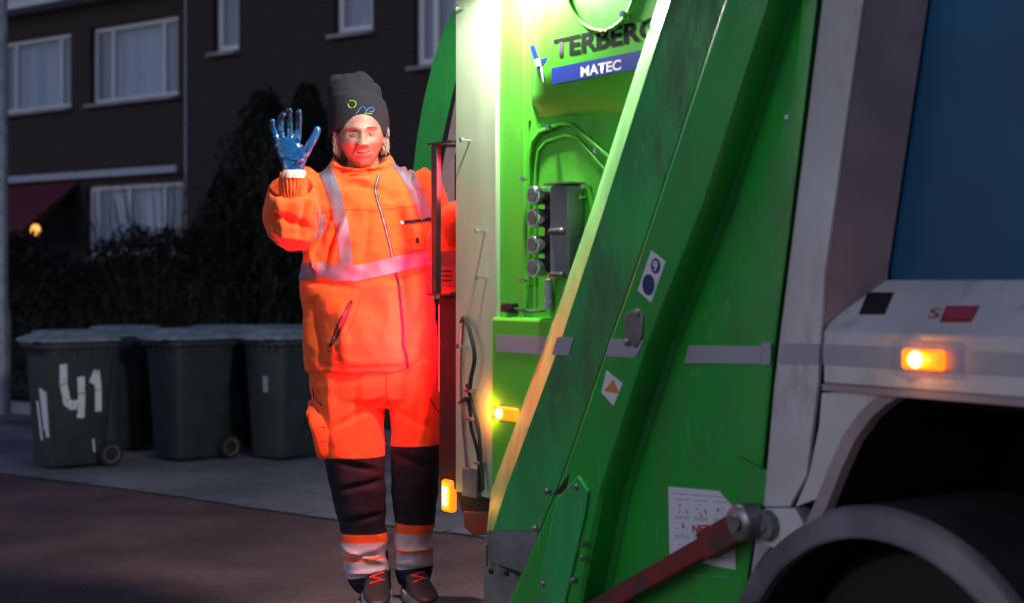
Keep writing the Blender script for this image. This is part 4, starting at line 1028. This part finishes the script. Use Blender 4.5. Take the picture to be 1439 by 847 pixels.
LEG = {  # py: left, right  (picture left leg, picture right leg), dy, half depth
    'a': [(505, 440, 530, .0, .125), (540, 439, 541, 0, .12), (575, 441, 544, -.005, .112), (610, 446, 543, -.015, .103), (640, 455, 543, -.02, .098), (680, 464, 544, -.015, .092), (715, 471, 545, .0, .086), (742, 477, 546, .01, .082), (768, 481, 548, .01, .082), (795, 485, 551, .01, .083), (815, 492, 553, .01, .082), (828, 503, 553, .015, .078)],
    'b': [(505, 530, 615, .0, .125), (540, 538, 617, 0, .12), (575, 545, 618, 0, .112), (610, 547, 619, -.01, .103), (640, 547, 620, -.015, .098), (680, 547, 616, -.01, .092), (715, 549, 612, .0, .086), (742, 550, 609, .01, .080), (768, 550, 609, .015, .080), (790, 551, 608, .02, .080), (806, 553, 606, .02, .078), (818, 556, 603, .025, .072)]}
def shr(rows, k, dh): return [(py, (a + b) / 2 - (b - a) / 2 * k, (a + b) / 2 + (b - a) / 2 * k, dy, hd * dh) for py, a, b, dy, hd in rows]
foot = {}
for s, (hx0, hy0, tx, ty, dyh, dyt) in {'a': (529, 838, 530, 851, .03, -.20), 'b': (578, 826, 596, 846, .05, -.17)}.items():
    hp_ = Pm(hx0, 800, dyh); hp_.z = 0; tp_ = W(tx, 395, PYD + dyt) - MO; tp_.z = 0; foot[s] = (hp_, tp_)
foot_mb = [limb([(foot[s][0] + Vector((0, .02, .06)), .03, .035), (foot[s][0].lerp(foot[s][1], .5) + Vector((0, 0, .045)), .032, .03), (foot[s][1] + Vector((0, .03, .035)), .035, .022)], ref=Vector((1, 0, 0))) for s in 'ab']
body = link('body', fuse([head_mesh(), neck, torso, arm_r, arm_l, stack(shr(LEG['a'], .72, .75)), stack(shr(LEG['b'], .72, .75))] + foot_mb, .0034, 1), 'skin', man, smooth=True)
def hp(x, y, z): return HR @ Vector((x, y, z)) + HC
for s in (-1, 1):
    c = Vector((s * .031, -.0735, .008)); e = MB(); secs = []
    for j in range(1, 12):
        ph = -math.pi / 2 + math.pi * j / 12; secs.append([hp(*(c + Vector((.0118 * math.cos(ph) * math.sin(t), -.0118 * math.cos(ph) * math.cos(t), .0118 * math.sin(ph))))) for t in [2 * math.pi * k / 20 for k in range(20)]])
    ey = e.loft(secs).build('eye', 'eyewhite', body, smooth=True)
    MB().tube([hp(c.x, c.y - .0112, c.z), hp(c.x, c.y - .0122, c.z)], .0068, 14).build('iris', 'iris', ey)
    for nm, zz, th in (('upper_eyelid', .0035, .0030), ('lower_eyelid', -.0042, .0026)):
        MB().tube([hp(c.x + t * .0135, c.y - .0115 * math.cos(t * 1.05) - .0005, c.z + zz * (1 - .75 * t * t)) for t in [k / 6 - 1 for k in range(13)]], [th * (.5 + .5 * math.cos((k / 6 - 1) * 1.3)) for k in range(13)], 8).build(nm, 'skin', body, smooth=True)
hd_tree = bvh(body.data)
def on_head(x, z, off=.001, tree=hd_tree):
    o_ = hp(x, -.3, z); d = HR @ Vector((0, 1, 0)); l, n_, i, _ = tree.ray_cast(o_, d)
    return (l - d * off) if l else hp(x, -.09, z)
for s in (-1, 1):
    bm_ = MB()
    for k in range(70):
        t = random.random(); x = s * (.014 + t * .034); z = .0275 + .004 * math.sin(t * 3.0) + random.uniform(-.003, .003)
        p = on_head(x, z); bm_.tube([p, p + HR @ Vector((s * .007, -.0015, .002 * random.random()))], [.0008, .0002], 4)
    bm_.build('eyebrow', 'brow', body)
lp_ = MB(); lp_.tube([on_head(x, -.0560 + .0008 * math.cos(x * 130) + 8 * x * x, .0004) for x in [(-.022 + .0044 * k) for k in range(11)]], [.0008, .0016, .0022, .0026, .0027, .0025, .0027, .0026, .0022, .0016, .0008], 8)
lp_.tube([on_head(x, -.0625, .0002) for x in [(-.018 + .0036 * k) for k in range(11)]], [.0008, .0016, .0024, .003, .0033, .0034, .0033, .003, .0024, .0016, .0008], 8)
lp_.build('lips', 'lips', body, smooth=True)
MB().tube([on_head(x, -.0598 + 10 * x * x, .0001) for x in [(-.022 + .0044 * k) for k in range(11)]], .0009, 6).build('mouth_line', 'iris', body)
# hair
hr = MB()
for s in (-1, 1):
    for k in range(300):
        z0 = random.uniform(-.045, .035); y0 = random.uniform(-.018, .05); p = Vector((s * (.077 + random.uniform(-.002, .020)), y0, z0))
        pts = [p]; a = random.uniform(-.5, .5)
        for j in range(4):
            p = p + Vector((s * (.0045 * math.cos(j * 1.5 + a * 4)), random.uniform(-.004, .006) + a * .006, -random.uniform(.002, .010))); pts.append(p)
        hr.tube([hp(*q) for q in pts], [.0009, .0010, .0009, .0006, .0002], 4)
for k in range(220):
    a = random.uniform(-.9, .9); p = Vector((math.sin(a) * .078, math.cos(a) * .094, random.uniform(-.04, .02))); pts = [p]
    for j in range(3): p = p + Vector((math.sin(a) * .002, math.cos(a) * .002, -.012)); pts.append(p)
    hr.tube([hp(*q) for q in pts], [.0014, .0013, .001, .0003], 4)
hr.build('hair', 'hair', body)
# beanie
rows = [(184, 463.5, 545.5, .0, .108), (176, 463, 546, .0, .111), (165, 463, 545.5, -.002, .113), (152, 463.5, 543, -.004, .112), (141, 463.5, 539.5, -.002, .108), (134, 462, 536.5, .002, .103), (127, 461.5, 533.5, .004, .098), (119, 463, 529.5, .008, .092), (113, 466, 525, .012, .082), (108.5, 472, 520, .016, .066), (105.5, 480, 514, .018, .046), (104, 490, 505, .02, .02)]
hat_m = stack(rows, 64, 2.1, R(0))
for v in hat_m.v:
    r_ = v - HC; low = max(0, 1 - (v.z - Pm(507, 184).z) / .10)
    v.z += -.020 * low - .035 * (r_.y / .11) * low                                  # brim higher in front, lower at the nape
hat_me = fuse([hat_m], .0035, 6)
zc = Pm(507, 141).z
HB = [(Pm(470, 114), .008, .018), (Pm(481, 108), -.008, .010), (Pm(508, 104), .006, .028), (Pm(524, 117), -.009, .010), (Pm(532, 128), .006, .012), (Pm(538, 138), -.004, .010)]
def hatf(p):
    q = p - HC; a = math.atan2(q.x, -q.y); up = max(0, min(1, (p.z - zc) / .05))
    f = up * (.010 * n3(p, 16) + .007 * n3(p, 30, 5)) + sum(h_ * math.exp(-((p.x - c_.x) ** 2 + (p.z - c_.z) ** 2) / r2 ** 2) for c_, h_, r2 in HB); f += .0022 * gs(p.z - zc + .012 * math.cos(a), .004) * 0
    fold = p.z - (zc + .004 + .018 * math.cos(a)); f += .0038 / (1 + math.exp(fold / .0018)) ; f += .0006 * math.sin(a * 75)
    return f
displace(hat_me, hatf)
hat = link('beanie', hat_me, 'hat', man, smooth=True); ht = bvh(hat_me)
line_on(ht, [(489, 146), (490, 149.5), (493, 152), (497, 151.5), (500, 148), (500, 144.5), (497.5, 142), (493, 141.5), (491, 142.5)], .0011, 'lime_emblem', 'lime', hat)
line_on(ht, [(500, 160), (504, 156), (507, 151), (511, 150), (514, 153), (514, 158), (518, 152), (523, 151), (526, 153), (524, 157), (519, 157)], .0010, 'blue_emblem', 'cyan', hat)
line_on(ht, [(512, 159.5), (523, 160)], .0009, 'green_underline', 'lime', hat)

# --- jacket
J = [(519, 431, 614, .005, .150), (507, 429, 615, .005, .168), (480, 427, 614, .0, .176), (440, 426, 612, 0, .178), (400, 424, 609, 0, .175), (360, 424, 607, 0, .168), (320, 422, 606, .0, .160), (290, 418, 606, .005, .148), (270, 414, 603, .01, .132), (256, 424, 594, .015, .115), (247, 442, 578, .018, .100), (240, 455, 563, .018, .094), (232, 461, 556, .010, .098), (224, 465, 552, .002, .102), (219, 468, 549, .0, .102),
     (220, 473, 544, .0, .094), (228, 475, 542, .0, .088)]
jt = stack(J, 72, 2.3)
zt_ = Pm(507, 219).z
for v in jt.v:
    if v.z > Pm(507, 240).z: v.z -= .055 * max(0, min(1, (v.z - Pm(507, 240).z) / .05)) * max(0, -(v.y + .0) / .10)     # collar dips in front
rim = .5
slr = smooth_pts([(sh_r + Vector((.10, .01, -.02)), .085, .10), (sh_r + Vector((.02, .0, -.01)), .092, .10), (sh_r.lerp(el_r, .45) + Vector((0, 0, -.01)), .096, .100), (el_r + Vector((.0, .03, -.030)), .094, .085),
    (el_r + Vector((-.002, -.012, .005)), .100, .090), (el_r.lerp(wr_r, .40), .101, .090), (el_r.lerp(wr_r, .75), .092, .086), (el_r.lerp(wr_r, .92) , .080, .078)], 4)
sr1 = limb(slr[:15], 36); 
def yring(c, a, b, tilt, n=36): return ellipse_ring(c, a, b, n, None, Vector((0, math.cos(tilt), math.sin(tilt))), 2.1)
e0 = el_r; fw_ = wr_r
puff = MB().loft([yring(Pm(417, 349, -.17), .030, .030, .1), yring(Pm(414, 344, -.18), .070, .060, .1), yring(Pm(412, 334, -.19), .090, .080, .1), yring(Pm(411, 318, -.205), .0935, .088, .1), yring(Pm(409, 298, -.215), .099, .093, .12),
    yring(Pm(409, 280, -.225), .096, .090, .3), yring(Pm(409, 270, -.235), .089, .086, .5), yring(Pm(409, 263, -.24), .083, .080, .68), yring(Pm(409, 261, -.24), .075, .073, .72), yring(Pm(410, 268, -.24), .066, .064, .70), yring(Pm(411, 284, -.235), .050, .050, .6)])
knit = limb([(Pm(412, 290, -.235), .048, .048), (Pm(412, 268, -.25), .050, .048), (Pm(412, 254, -.262), .048, .044), (Pm(412.5, 243, -.27), .046, .040)], 28)
upper = limb([(sh_r + Vector((.11, .01, -.03)), .07, .09), (sh_r + Vector((.03, 0, -.005)), .088, .095), (sh_r.lerp(el_r, .5) + Vector((.0, .0, -.005)), .088, .09), (el_r + Vector((0, .02, 0)), .088, .08)], 32)
sl = limb(smooth_pts([(sh_l + Vector((-.10, 0, -.03)), .075, .10), (sh_l + Vector((-.01, 0, -.01)), .082, .095), (sh_l.lerp(el_l, .5), .078, .085), (el_l + Vector((0, .0, -.02)), .074, .078), (el_l.lerp(wr_l, .3), .072, .07), (el_l.lerp(wr_l, .65), .062, .062), (wr_l, .040, .040)], 3), 28)
jk_me = fuse([jt, upper, puff, sl], .0052, 5)
def fold_line(p, a, b, wd, amp):                   # a crease running from a to b on the front
    ab = b - a; t = max(0, min(1, (p - a).dot(ab) / ab.length_squared)); d = (p - (a + ab * t)); d.y *= .25
    return amp * math.exp(-(d.length / wd) ** 2) * (math.sin(math.pi * min(1, max(0, t * .9 + .05))) ** .5)
JF = [(Pm(440, 352, -.15), Pm(462, 300, -.15), .016, -.011), (Pm(452, 372, -.17), Pm(474, 320, -.15), .013, -.010), (Pm(433, 350, -.14), Pm(446, 382, -.15), .012, .010), (Pm(463, 372, -.17), Pm(488, 300, -.15), .014, .008),
      (Pm(500, 262, -.12), Pm(540, 268, -.12), .010, -.006), (Pm(490, 250, -.10), Pm(520, 256, -.10), .009, .007), (Pm(592, 270, -.12), Pm(578, 360, -.16), .014, -.008), (Pm(600, 420, -.12), Pm(570, 505, -.16), .02, -.006),
      (Pm(440, 430, -.12), Pm(450, 510, -.14), .02, -.008), (Pm(480, 430, -.16), Pm(486, 515, -.16), .02, .006), (Pm(520, 300, -.16), Pm(508, 370, -.17), .014, -.006), (Pm(384, 300, -.30), Pm(436, 322, -.29), .014, -.012), (Pm(378, 322, -.28), Pm(430, 338, -.27), .012, .008), (Pm(392, 285, -.32), Pm(400, 338, -.29), .014, .008), (Pm(432, 275, -.30), Pm(420, 335, -.28), .012, -.010),
      (Pm(545, 395, -.17), Pm(600, 380, -.14), .014, -.006), (Pm(428, 395, -.1), Pm(500, 405, -.17), .014, -.006)]
zh = Pm(520, 520).z
def jf(p):
    f = .010 * n3(p, 6) + .007 * n3(p, 13, 3)
    f += .007 * (ridge_n(Vector((p.x * 8, p.y * 5, p.z * 4.4)), 2) - .5) + .003 * (ridge_n(Vector((p.x * 15, p.y * 9, p.z * 19)), 6) - .5)
    for a, b, w_, am in JF: f += 2.0 * fold_line(p, a, b, w_, am)
    f += .004 * gs(p.z - zh - .006, .008)
    if p.z > Pm(500, 243).z and p.x > Pm(440, 243).x: f *= .5
    if (p - Pm(412, 268, -.25)).length < .06: f *= .4
    return f
displace(jk_me, jf)
jk = link('jacket', jk_me, 'orange', man, smooth=True); jt_ = bvh(jk_me)
kn_me = fuse([knit], .0035, 1)
displace(kn_me, lambda p: .0022 * math.sin(math.atan2(p.x - Pm(412, 250, -.26).x, p.y - Pm(412, 250, -.26).y) * 22) + .003 * n3(p, 40))
link('sleeve_cuff', kn_me, 'orangeknit', jk, smooth=True)
zip_px = [(533, 245), (531, 252), (527, 266), (530, 280), (535, 296), (541, 318), (548, 345), (554, 375), (560, 400), (563, 430), (566, 460), (566, 485), (571, 500), (573, 518)]
patch_on(jt_, zip_px, 4.5, 'zip', 'navy', jk, .0018, 4)
patch_on(jt_, zip_px[:2] + zip_px[2:8], 1.8, 'zip_teeth', 'greysteel', jk, .0030, 2)
pk_ = patch_on(jt_, [(495, 422), (488, 436), (478, 458), (464, 487)], lambda t: 3 + 6 * math.sin(math.pi * t) ** .7, 'pocket_slit', 'black', jk, .0022, 4)
patch_on(jt_, [(493, 427), (487, 438), (479, 456), (469, 477)], lambda t: 2 + 2.2 * math.sin(math.pi * t), 'pocket_lining', 'redink', pk_, .0032, 3)
line_on(jt_, [(464, 487), (462, 494)], .003, 'zip_pull', 'chrome', jk, .004)
patch_on(jt_, [(563, 313), (575, 312), (590, 310), (606, 308)], 5.5, 'chest_pocket_zip', 'navy', jk, .0022, 3)
patch_on(jt_, [(563, 313), (568, 312.6)], 5.0, 'zip_pull', 'chrome', jk, .004, 3)
patch_on(jt_, [(577, 342), (597, 341)], 19, 'chest_badge', 'orangeknit', jk, .0026, 8)
patch_on(jt_, [(583, 338.5), (589, 338)], lambda t: 4 + 5 * math.sin(math.pi * t), 'badge_mark', 'navy', jk, .0042, 4, step=.7)
patch_on(jt_, [(579, 241), (573, 244), (560, 226)][:0] or [(453, 233), (462, 250), (471, 275), (478, 305), (483, 335), (486, 360), (487, 377)], 18, 'brace_tape', 'tape', jk, .0028, 8)
patch_on(jt_, [(556, 224), (569, 240), (582, 262), (593, 288), (601, 306)], 19, 'brace_tape', 'tape', jk, .0028, 8)
def back_strip(xc, zlist, name):                   # the brace carries on down the back
    mb = []; 
    for z in zlist:
        row = []
        for k in range(6):
            l, n_, i, _ = jt_.ray_cast(Vector((xc + (k / 5 - .5) * .048, .6, z)), Vector((0, -1, 0))); row.append((l + Vector((0, .003, 0))) if l else None)
        mb.append(row)
    mb = [r for r in mb if all(r)]
    if len(mb) > 1: MB().strip(mb).build(name, 'tape', jk, smooth=True)
zs = [Pm(500, 380).z + k * .01 for k in range(int((Pm(500, 262).z - Pm(500, 380).z) / .01))]
back_strip(Pm(472, 300).x, zs, 'brace_tape'); back_strip(Pm(580, 300).x, zs, 'brace_tape')
def band(tree, cx_, cy_, zf, hw, name, parent, m='tape', n=120, rad=.6, off=.003, a0=0, a1=2 * math.pi):
    rows = []
    for j in range(7):
        row = []
        for k in range(n + 1):
            a = a0 + (a1 - a0) * k / n; d = Vector((math.sin(a), -math.cos(a), 0)); z = zf(a) + (j / 6 - .5) * 2 * hw
            l, n_, i, _ = tree.ray_cast(Vector((cx_, cy_, z)) , d)
            row.append(l + d * off if l else Vector((cx_, cy_, z)) + d * .15)
        rows.append(row)
    return MB().strip(rows).build(name, m, parent, smooth=True)
ctr = Pm(515, 377)
def zband(a):
    x = math.sin(a); py = 381 if x < -.55 else (385 if x < -.1 else 385 - (x + .1) * 20)
    if math.cos(a) < 0: py = 378
    return Pm(515, py).z - .004 * math.sin(a * 3)
band(jt_, ctr.x, 0, zband, .028, 'chest_tape', jk)
patch_on(jt_, [(447, 296), (452, 308), (451, 322), (447, 336)], lambda t: 4 + 8 * math.sin(math.pi * t), 'sleeve_tape', 'tape', jk, .003, 6)

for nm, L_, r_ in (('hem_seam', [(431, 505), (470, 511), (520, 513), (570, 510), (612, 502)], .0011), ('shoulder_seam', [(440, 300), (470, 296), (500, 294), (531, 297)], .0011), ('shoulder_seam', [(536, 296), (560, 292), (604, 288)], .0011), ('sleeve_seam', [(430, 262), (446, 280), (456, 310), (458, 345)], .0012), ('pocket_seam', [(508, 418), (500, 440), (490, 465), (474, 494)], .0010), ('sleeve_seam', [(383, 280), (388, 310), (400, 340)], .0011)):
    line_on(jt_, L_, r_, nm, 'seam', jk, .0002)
# --- trousers
hips = stack([(498, 438, 612, .0, .135), (515, 437, 616, .0, .14), (540, 437, 617, .0, .14), (558, 439, 617, .0, .13), (572, 470, 590, .0, .09)], 60, 2.4)
LA = [(a, b, c - 2.5, d, e) for a, b, c, d, e in LEG['a']]; LB = [(a, b + (3 if a > 590 else 1), c, d, e) for a, b, c, d, e in LEG['b']]
tr_me = fuse([hips, stack(LA, 40, 2.2), stack(LB, 40, 2.2)], .0058, 4)
TFd = [(Pm(543, 560, -.12), Pm(470, 600, -.12), .012, -.007), (Pm(543, 570, -.12), Pm(600, 600, -.12), .012, -.007), (Pm(475, 650, -.12), Pm(535, 664, -.12), .012, -.007), (Pm(470, 690, -.1), Pm(540, 676, -.1), .012, -.007), (Pm(555, 640, -.11), Pm(610, 655, -.1), .012, -.006),
       (Pm(475, 735, -.08), Pm(540, 722, -.08), .01, -.006), (Pm(555, 722, -.08), Pm(607, 735, -.08), .01, -.007), (Pm(480, 772, -.07), Pm(545, 792, -.07), .009, .010), (Pm(550, 776, -.07), Pm(606, 770, -.06), .008, .009), (Pm(485, 806, -.07), Pm(550, 800, -.07), .008, .008), (Pm(552, 797, -.06), Pm(606, 801, -.06), .007, -.010), (Pm(482, 783, -.07), Pm(530, 780, -.07), .007, -.011), (Pm(552, 784, -.06), Pm(590, 781, -.06), .007, -.009),
       (Pm(462, 530, -.14), Pm(468, 620, -.12), .016, .006), (Pm(500, 530, -.14), Pm(497, 640, -.12), .016, -.006), (Pm(590, 530, -.14), Pm(584, 620, -.12), .016, -.006)]
def tf(p):
    f = .005 * n3(p, 8, 9) + .003 * n3(p, 18, 2) + .0035 * (ridge_n(Vector((p.x * 6, p.y * 6, p.z * 9)), 8) - .5)
    low = max(0, min(1, (.42 - p.z) / .2)); f += low * .007 * (ridge_n(Vector((p.x * 5, p.y * 5, p.z * 17)), 5) - .5)
    for a, b, w_, am in TFd: f += 1.5 * fold_line(p, a, b, w_, am)
    return f
displace(tr_me, tf)
# colour blocks are cut out of the trousers as pieces of cloth of their own
def zpx(py): return Pm(540, py, -.08).z
bm = bmesh.new(); bm.from_mesh(tr_me); bm.faces.ensure_lookup_table()
xm = Pm(545, 640).x
cuts = {}
def cut(side, py, slope=0.0):
    no = Vector((-slope, 0, 1)).normalized(); co = Vector((Pm(510 if side == 'a' else 580, py).x, 0, zpx(py)))
    fs = [f for f in bm.faces if (f.calc_center_median().x < xm) == (side == 'a') and f.calc_center_median().z < zpx(590)]
    geom = list({*fs, *[e for f in fs for e in f.edges], *[v for f in fs for v in f.verts]})
    bmesh.ops.bisect_plane(bm, geom=geom, plane_co=co, plane_no=no, dist=1e-6); cuts.setdefault(side, []).append((co, no))
for c in ((642, .02), (752, .0), (764, .0), (784, 0), (789, .10), (812, .25)): cut('a', *c)
for c in ((626, .02), (738, -.05), (752, -.03), (774, 0), (778, .0), (801, .12)): cut('b', *c)
pieces = {}; bm.verts.index_update()
for f in bm.faces:
    c = f.calc_center_median(); s_ = 'a' if c.x < xm else 'b'
    k = 0
    if c.z < zpx(590): k = sum(1 for co, no in cuts[s_] if (c - co).dot(no) < 0)
    key = 'trousers' if k == 0 else (['', 'knee_panel', 'lower_leg', 'leg_tape', 'lower_leg', 'leg_tape', 'trouser_hem'][k], s_, k)
    pieces.setdefault(key, []).append(f)
out = {}
for key, fs in pieces.items():
    idx = {}; vs = []; fl = []
    for f in fs:
        r_ = []
        for v in f.verts:
            kk = v.index
            if kk not in idx: idx[kk] = len(vs); vs.append(v.co.copy())
            r_.append(idx[kk])
        fl.append(tuple(r_))
    me = bpy.data.meshes.new('cloth'); me.from_pydata([tuple(v) for v in vs], [], fl); out[key] = me
bm.free()
trs = link('trousers', out.pop('trousers'), 'orange', man, smooth=True)
for key, me in out.items():
    link(key[0], me, {'knee_panel': 'navy', 'lower_leg': 'orange', 'leg_tape': 'legtape', 'trouser_hem': 'navy'}[key[0]], trs, smooth=True)
tt = bvh(tr_me)
MB().tube([Pm(440, 566, -.03), Pm(446, 590, -.09), Pm(452, 606, -.10), Pm(455, 634, -.085)], [.02, .034, .036, .03], 14, flat=.5, round_ends=True).build('cargo_pocket', 'orange', trs, smooth=True)
line_on(tt, [(440, 545), (441, 556), (446, 563), (453, 570)], .0018, 'pocket_edge', 'navy', trs, .001)
for a in (600, 620): MB().tube([Pm(449, a, -.145), Pm(459, a, -.150)], .0022, 6).build('pen_slot', 'black', trs)
line_on(tt, [(604, 560), (613, 575), (618, 580)], .0018, 'pocket_edge', 'navy', trs, .001)
line_on(tt, [(543, 528), (543, 570)], .0012, 'fly_seam', 'redink', trs, .0005)
MB().lathe([(0, -.012), (.022, -.010), (.026, 0), (.02, .01), (0, .012)], Pm(440, 581, -.06), 'y', 24, cap=False).build('yellow_knob', 'orangeknit', trs, smooth=True)
# --- shoes
for s in 'ab':
    h0, t0 = foot[s]; d = (t0 - h0); L = d.length; d.normalize(); sd_ = Vector((-d.y, d.x, 0))
    def sring(t, wl, z, n=28):
        pass
    secs = []; prof = [(-.035, .030, .030, .105), (.0, .043, .035, .120), (.25, .044, .035, .115), (.45, .045, .034, .088), (.62, .049, .033, .070), (.80, .050, .032, .060), (.93, .044, .03, .052), (1.02, .030, .028, .044), (1.05, .012, .03, .036)]
    for t, hw, z0, z1 in prof:
        c = h0 + d * (L + .06) * t; secs.append([c + sd_ * hw * math.copysign(abs(math.cos(a)) ** .75, math.cos(a)) + Vector((0, 0, (z0 + z1) / 2 + (z1 - z0) / 2 * math.copysign(abs(math.sin(a)) ** .8, math.sin(a)))) for a in [2 * math.pi * k / 28 for k in range(28)]])
    up_ = MB().loft(secs)
    ank = limb([(h0 + d * .03 + Vector((0, 0, .07)), .046, .055), (h0 + d * .02 + Vector((0, 0, .12)), .045, .052), (h0 + d * .015 + Vector((0, 0, .165)), .044, .05)], 24)
    sm_ = fuse([up_, ank], .004, 3); displace(sm_, lambda p: .0015 * n3(p, 30))
    shoe = link('shoe', sm_, 'shoe', man, smooth=True); stt = bvh(sm_)
    so_ = MB(); secs = []
    for z, g_ in ((.0, -.002), (.004, .003), (.022, .004), (.034, .0), (.037, -.006)):
        ring = []; n = 40
        for k in range(n):
            a = 2 * math.pi * k / n; u = math.cos(a); tt_ = (u + 1) / 2; hw = .040 + .012 * math.sin(math.pi * min(1, tt_ * 1.15)) ** 1
            ring.append(h0 + d * (-.045 + (L + .115) * (tt_)) * 1 + d * g_ * u + sd_ * (hw + g_) * math.copysign(abs(math.sin(a)) ** .7, math.sin(a)) + Vector((0, 0, z)))
        secs.append(ring)
    so_.loft(secs).build('sole', 'sole', shoe, smooth=True)
    la = MB()
    for k in range(5):
        c = h0 + d * (.075 + .020 * k)
        P = []
        for j in range(9):
            t = j / 8 - .5; q = c + sd_ * t * .052 + d * (.012 * (1 if k % 2 else -1) * t * 2) + Vector((0, 0, .3)); l, n_, i, _ = stt.ray_cast(q, Vector((0, 0, -1)))
            if l: P.append(l + Vector((0, 0, .002)))
        if len(P) > 2: la.tube(P, .0038, 6)
    la.build('laces', 'lace', shoe, smooth=True)
# --- gloves
def finger(P, r0, r1): 
    Q = smooth_pts([(p, r0 + (r1 - r0) * i / (len(P) - 1), 0) for i, p in enumerate(P)], 4)
    return MB().tube([q[0] for q in Q], [q[1] for q in Q], 14, round_ends=True)
GD = -.275
def g(px, py, dd=0): return Pm(px, py, GD + dd)
palm = MB().loft([ellipse_ring(g(413, 244), .036, .030, 28), ellipse_ring(g(412.5, 237), .038, .026, 28), ellipse_ring(g(411, 228, .0), .043, .022, 28), ellipse_ring(g(408, 216, .0), .047, .020, 28), ellipse_ring(g(405, 205, .0), .047, .018, 28), ellipse_ring(g(403, 197, .0), .043, .015, 28), ellipse_ring(g(403, 193, .0), .036, .010, 28)])
fl_ = [finger([g(391, 203), g(387, 191, -.005), g(383.5, 180, -.012), g(383, 171, -.028)], .0118, .0098),
       finger([g(398, 200), g(395, 184, -.004), g(395, 170, -.008), g(398, 161.5, -.026)], .0128, .0105),
       finger([g(408, 200), g(408, 180, -.002), g(406.5, 165, -.006), g(406.5, 155.5, -.020)], .0130, .0108),
       finger([g(417, 203), g(419, 185, -.004), g(420, 169, -.010), g(420, 157.5, -.022)], .0125, .0105)]
th = finger([g(417, 226, -.004), g(429, 214, -.012), g(437, 201, -.014), g(443, 190, -.010), g(446, 182, -.008)], .0175, .0125)
thenar = limb([(g(413, 236, -.004), .02, .016), (g(420, 226, -.012), .024, .022), (g(427, 215, -.012), .017, .018)], 20)
web_ = limb([(g(416, 215, -.002), .014, .014), (g(424, 212, -.006), .014, .012), (g(432, 207, -.012), .010, .011)], 16)
gl_me = fuse([palm, th, thenar, web_] + fl_, .0022, 3)
CR = [(g(392, 212, -.03), g(424, 222, -.03), .0025, -.0028), (g(396, 222, -.03), g(420, 230, -.03), .0022, -.0022), (g(399, 236, -.03), g(422, 232, -.03), .002, .0022), (g(424, 208, -.02), g(417, 190, -.02), .003, .003), (g(388, 190, -.02), g(378, 192, -.02), .003, -.002), (g(414, 232, -.03), g(430, 222, -.03), .0025, -.0025),
      (g(390, 187, -.02), g(402, 185, -.02), .0018, -.0022), (g(402, 181, -.02), g(413, 180, -.02), .0018, -.0022), (g(414, 182, -.02), g(425, 181, -.02), .0018, -.0022), (g(378, 181, -.02), g(389, 180, -.02), .0018, -.002)]
displace(gl_me, lambda p: .0012 * n3(p, 60) + .0014 * n3(p, 28, 4) + sum(fold_line(p, a, b, w_, am) for a, b, w_, am in CR))
glv = link('glove', gl_me, 'glove', man, smooth=True); glv['label'] = 'shiny blue glove on the raised waving hand'
wc = MB().loft([ellipse_ring(g(412.5, 251), .0405, .036, 40), ellipse_ring(g(412.5, 247.5), .0415, .036, 40), ellipse_ring(g(413, 241), .0395, .033, 40), ellipse_ring(g(413, 239.5), .0365, .030, 40)])
for i, v in enumerate(wc.v): v += Vector((math.sin(i * 1.57), -math.cos(i * 1.57), 0)) * .0009
wc.build('wrist_cuff', 'cuff', glv, smooth=True)
# other hand closed round the grab handle
f2 = []
hdir = (grip - wr_l).normalized()
for k in range(4):
    z = .038 - k * .025; c = grip + Vector((0, 0, z)); r_ = .030
    P = [c + Vector((math.cos(a) * r_, math.sin(a) * r_, 0)) for a in [R(x) for x in (190, 235, 280, 325, 370, 410)]]
    f2.append(finger(P, .0128, .0110))
p2 = limb([(wr_l, .032, .030), (wr_l.lerp(grip, .5) + Vector((-.01, 0, 0)), .040, .026), (grip + Vector((-.030, .0, .005)), .020, .045), (grip + Vector((-.028, 0, .04)), .014, .03)], 20)
f2.append(finger([grip + Vector((-.03, .02, -.03)), grip + Vector((-.012, .034, .0)), grip + Vector((.016, .030, .014)), grip + Vector((.032, .008, .02))], .0150, .0125))
g2 = fuse([p2] + f2, .0026, 2); link('glove', g2, 'glove', man, smooth=True)
# red disc stuck on the bin behind his hip
bpy.context.view_layer.update()
B3 = allbins[2]; q_ = mapper((B3.location.x, B3.location.y, .01), B3.rotation_euler.z)(443, 588, -.232)
MB().lathe([(.0, -.004), (.085, -.003), (.09, .003), (.0, .004)], q_, 'y', 28, cap=False).build('red_disc', 'reddisc', B3, smooth=True)
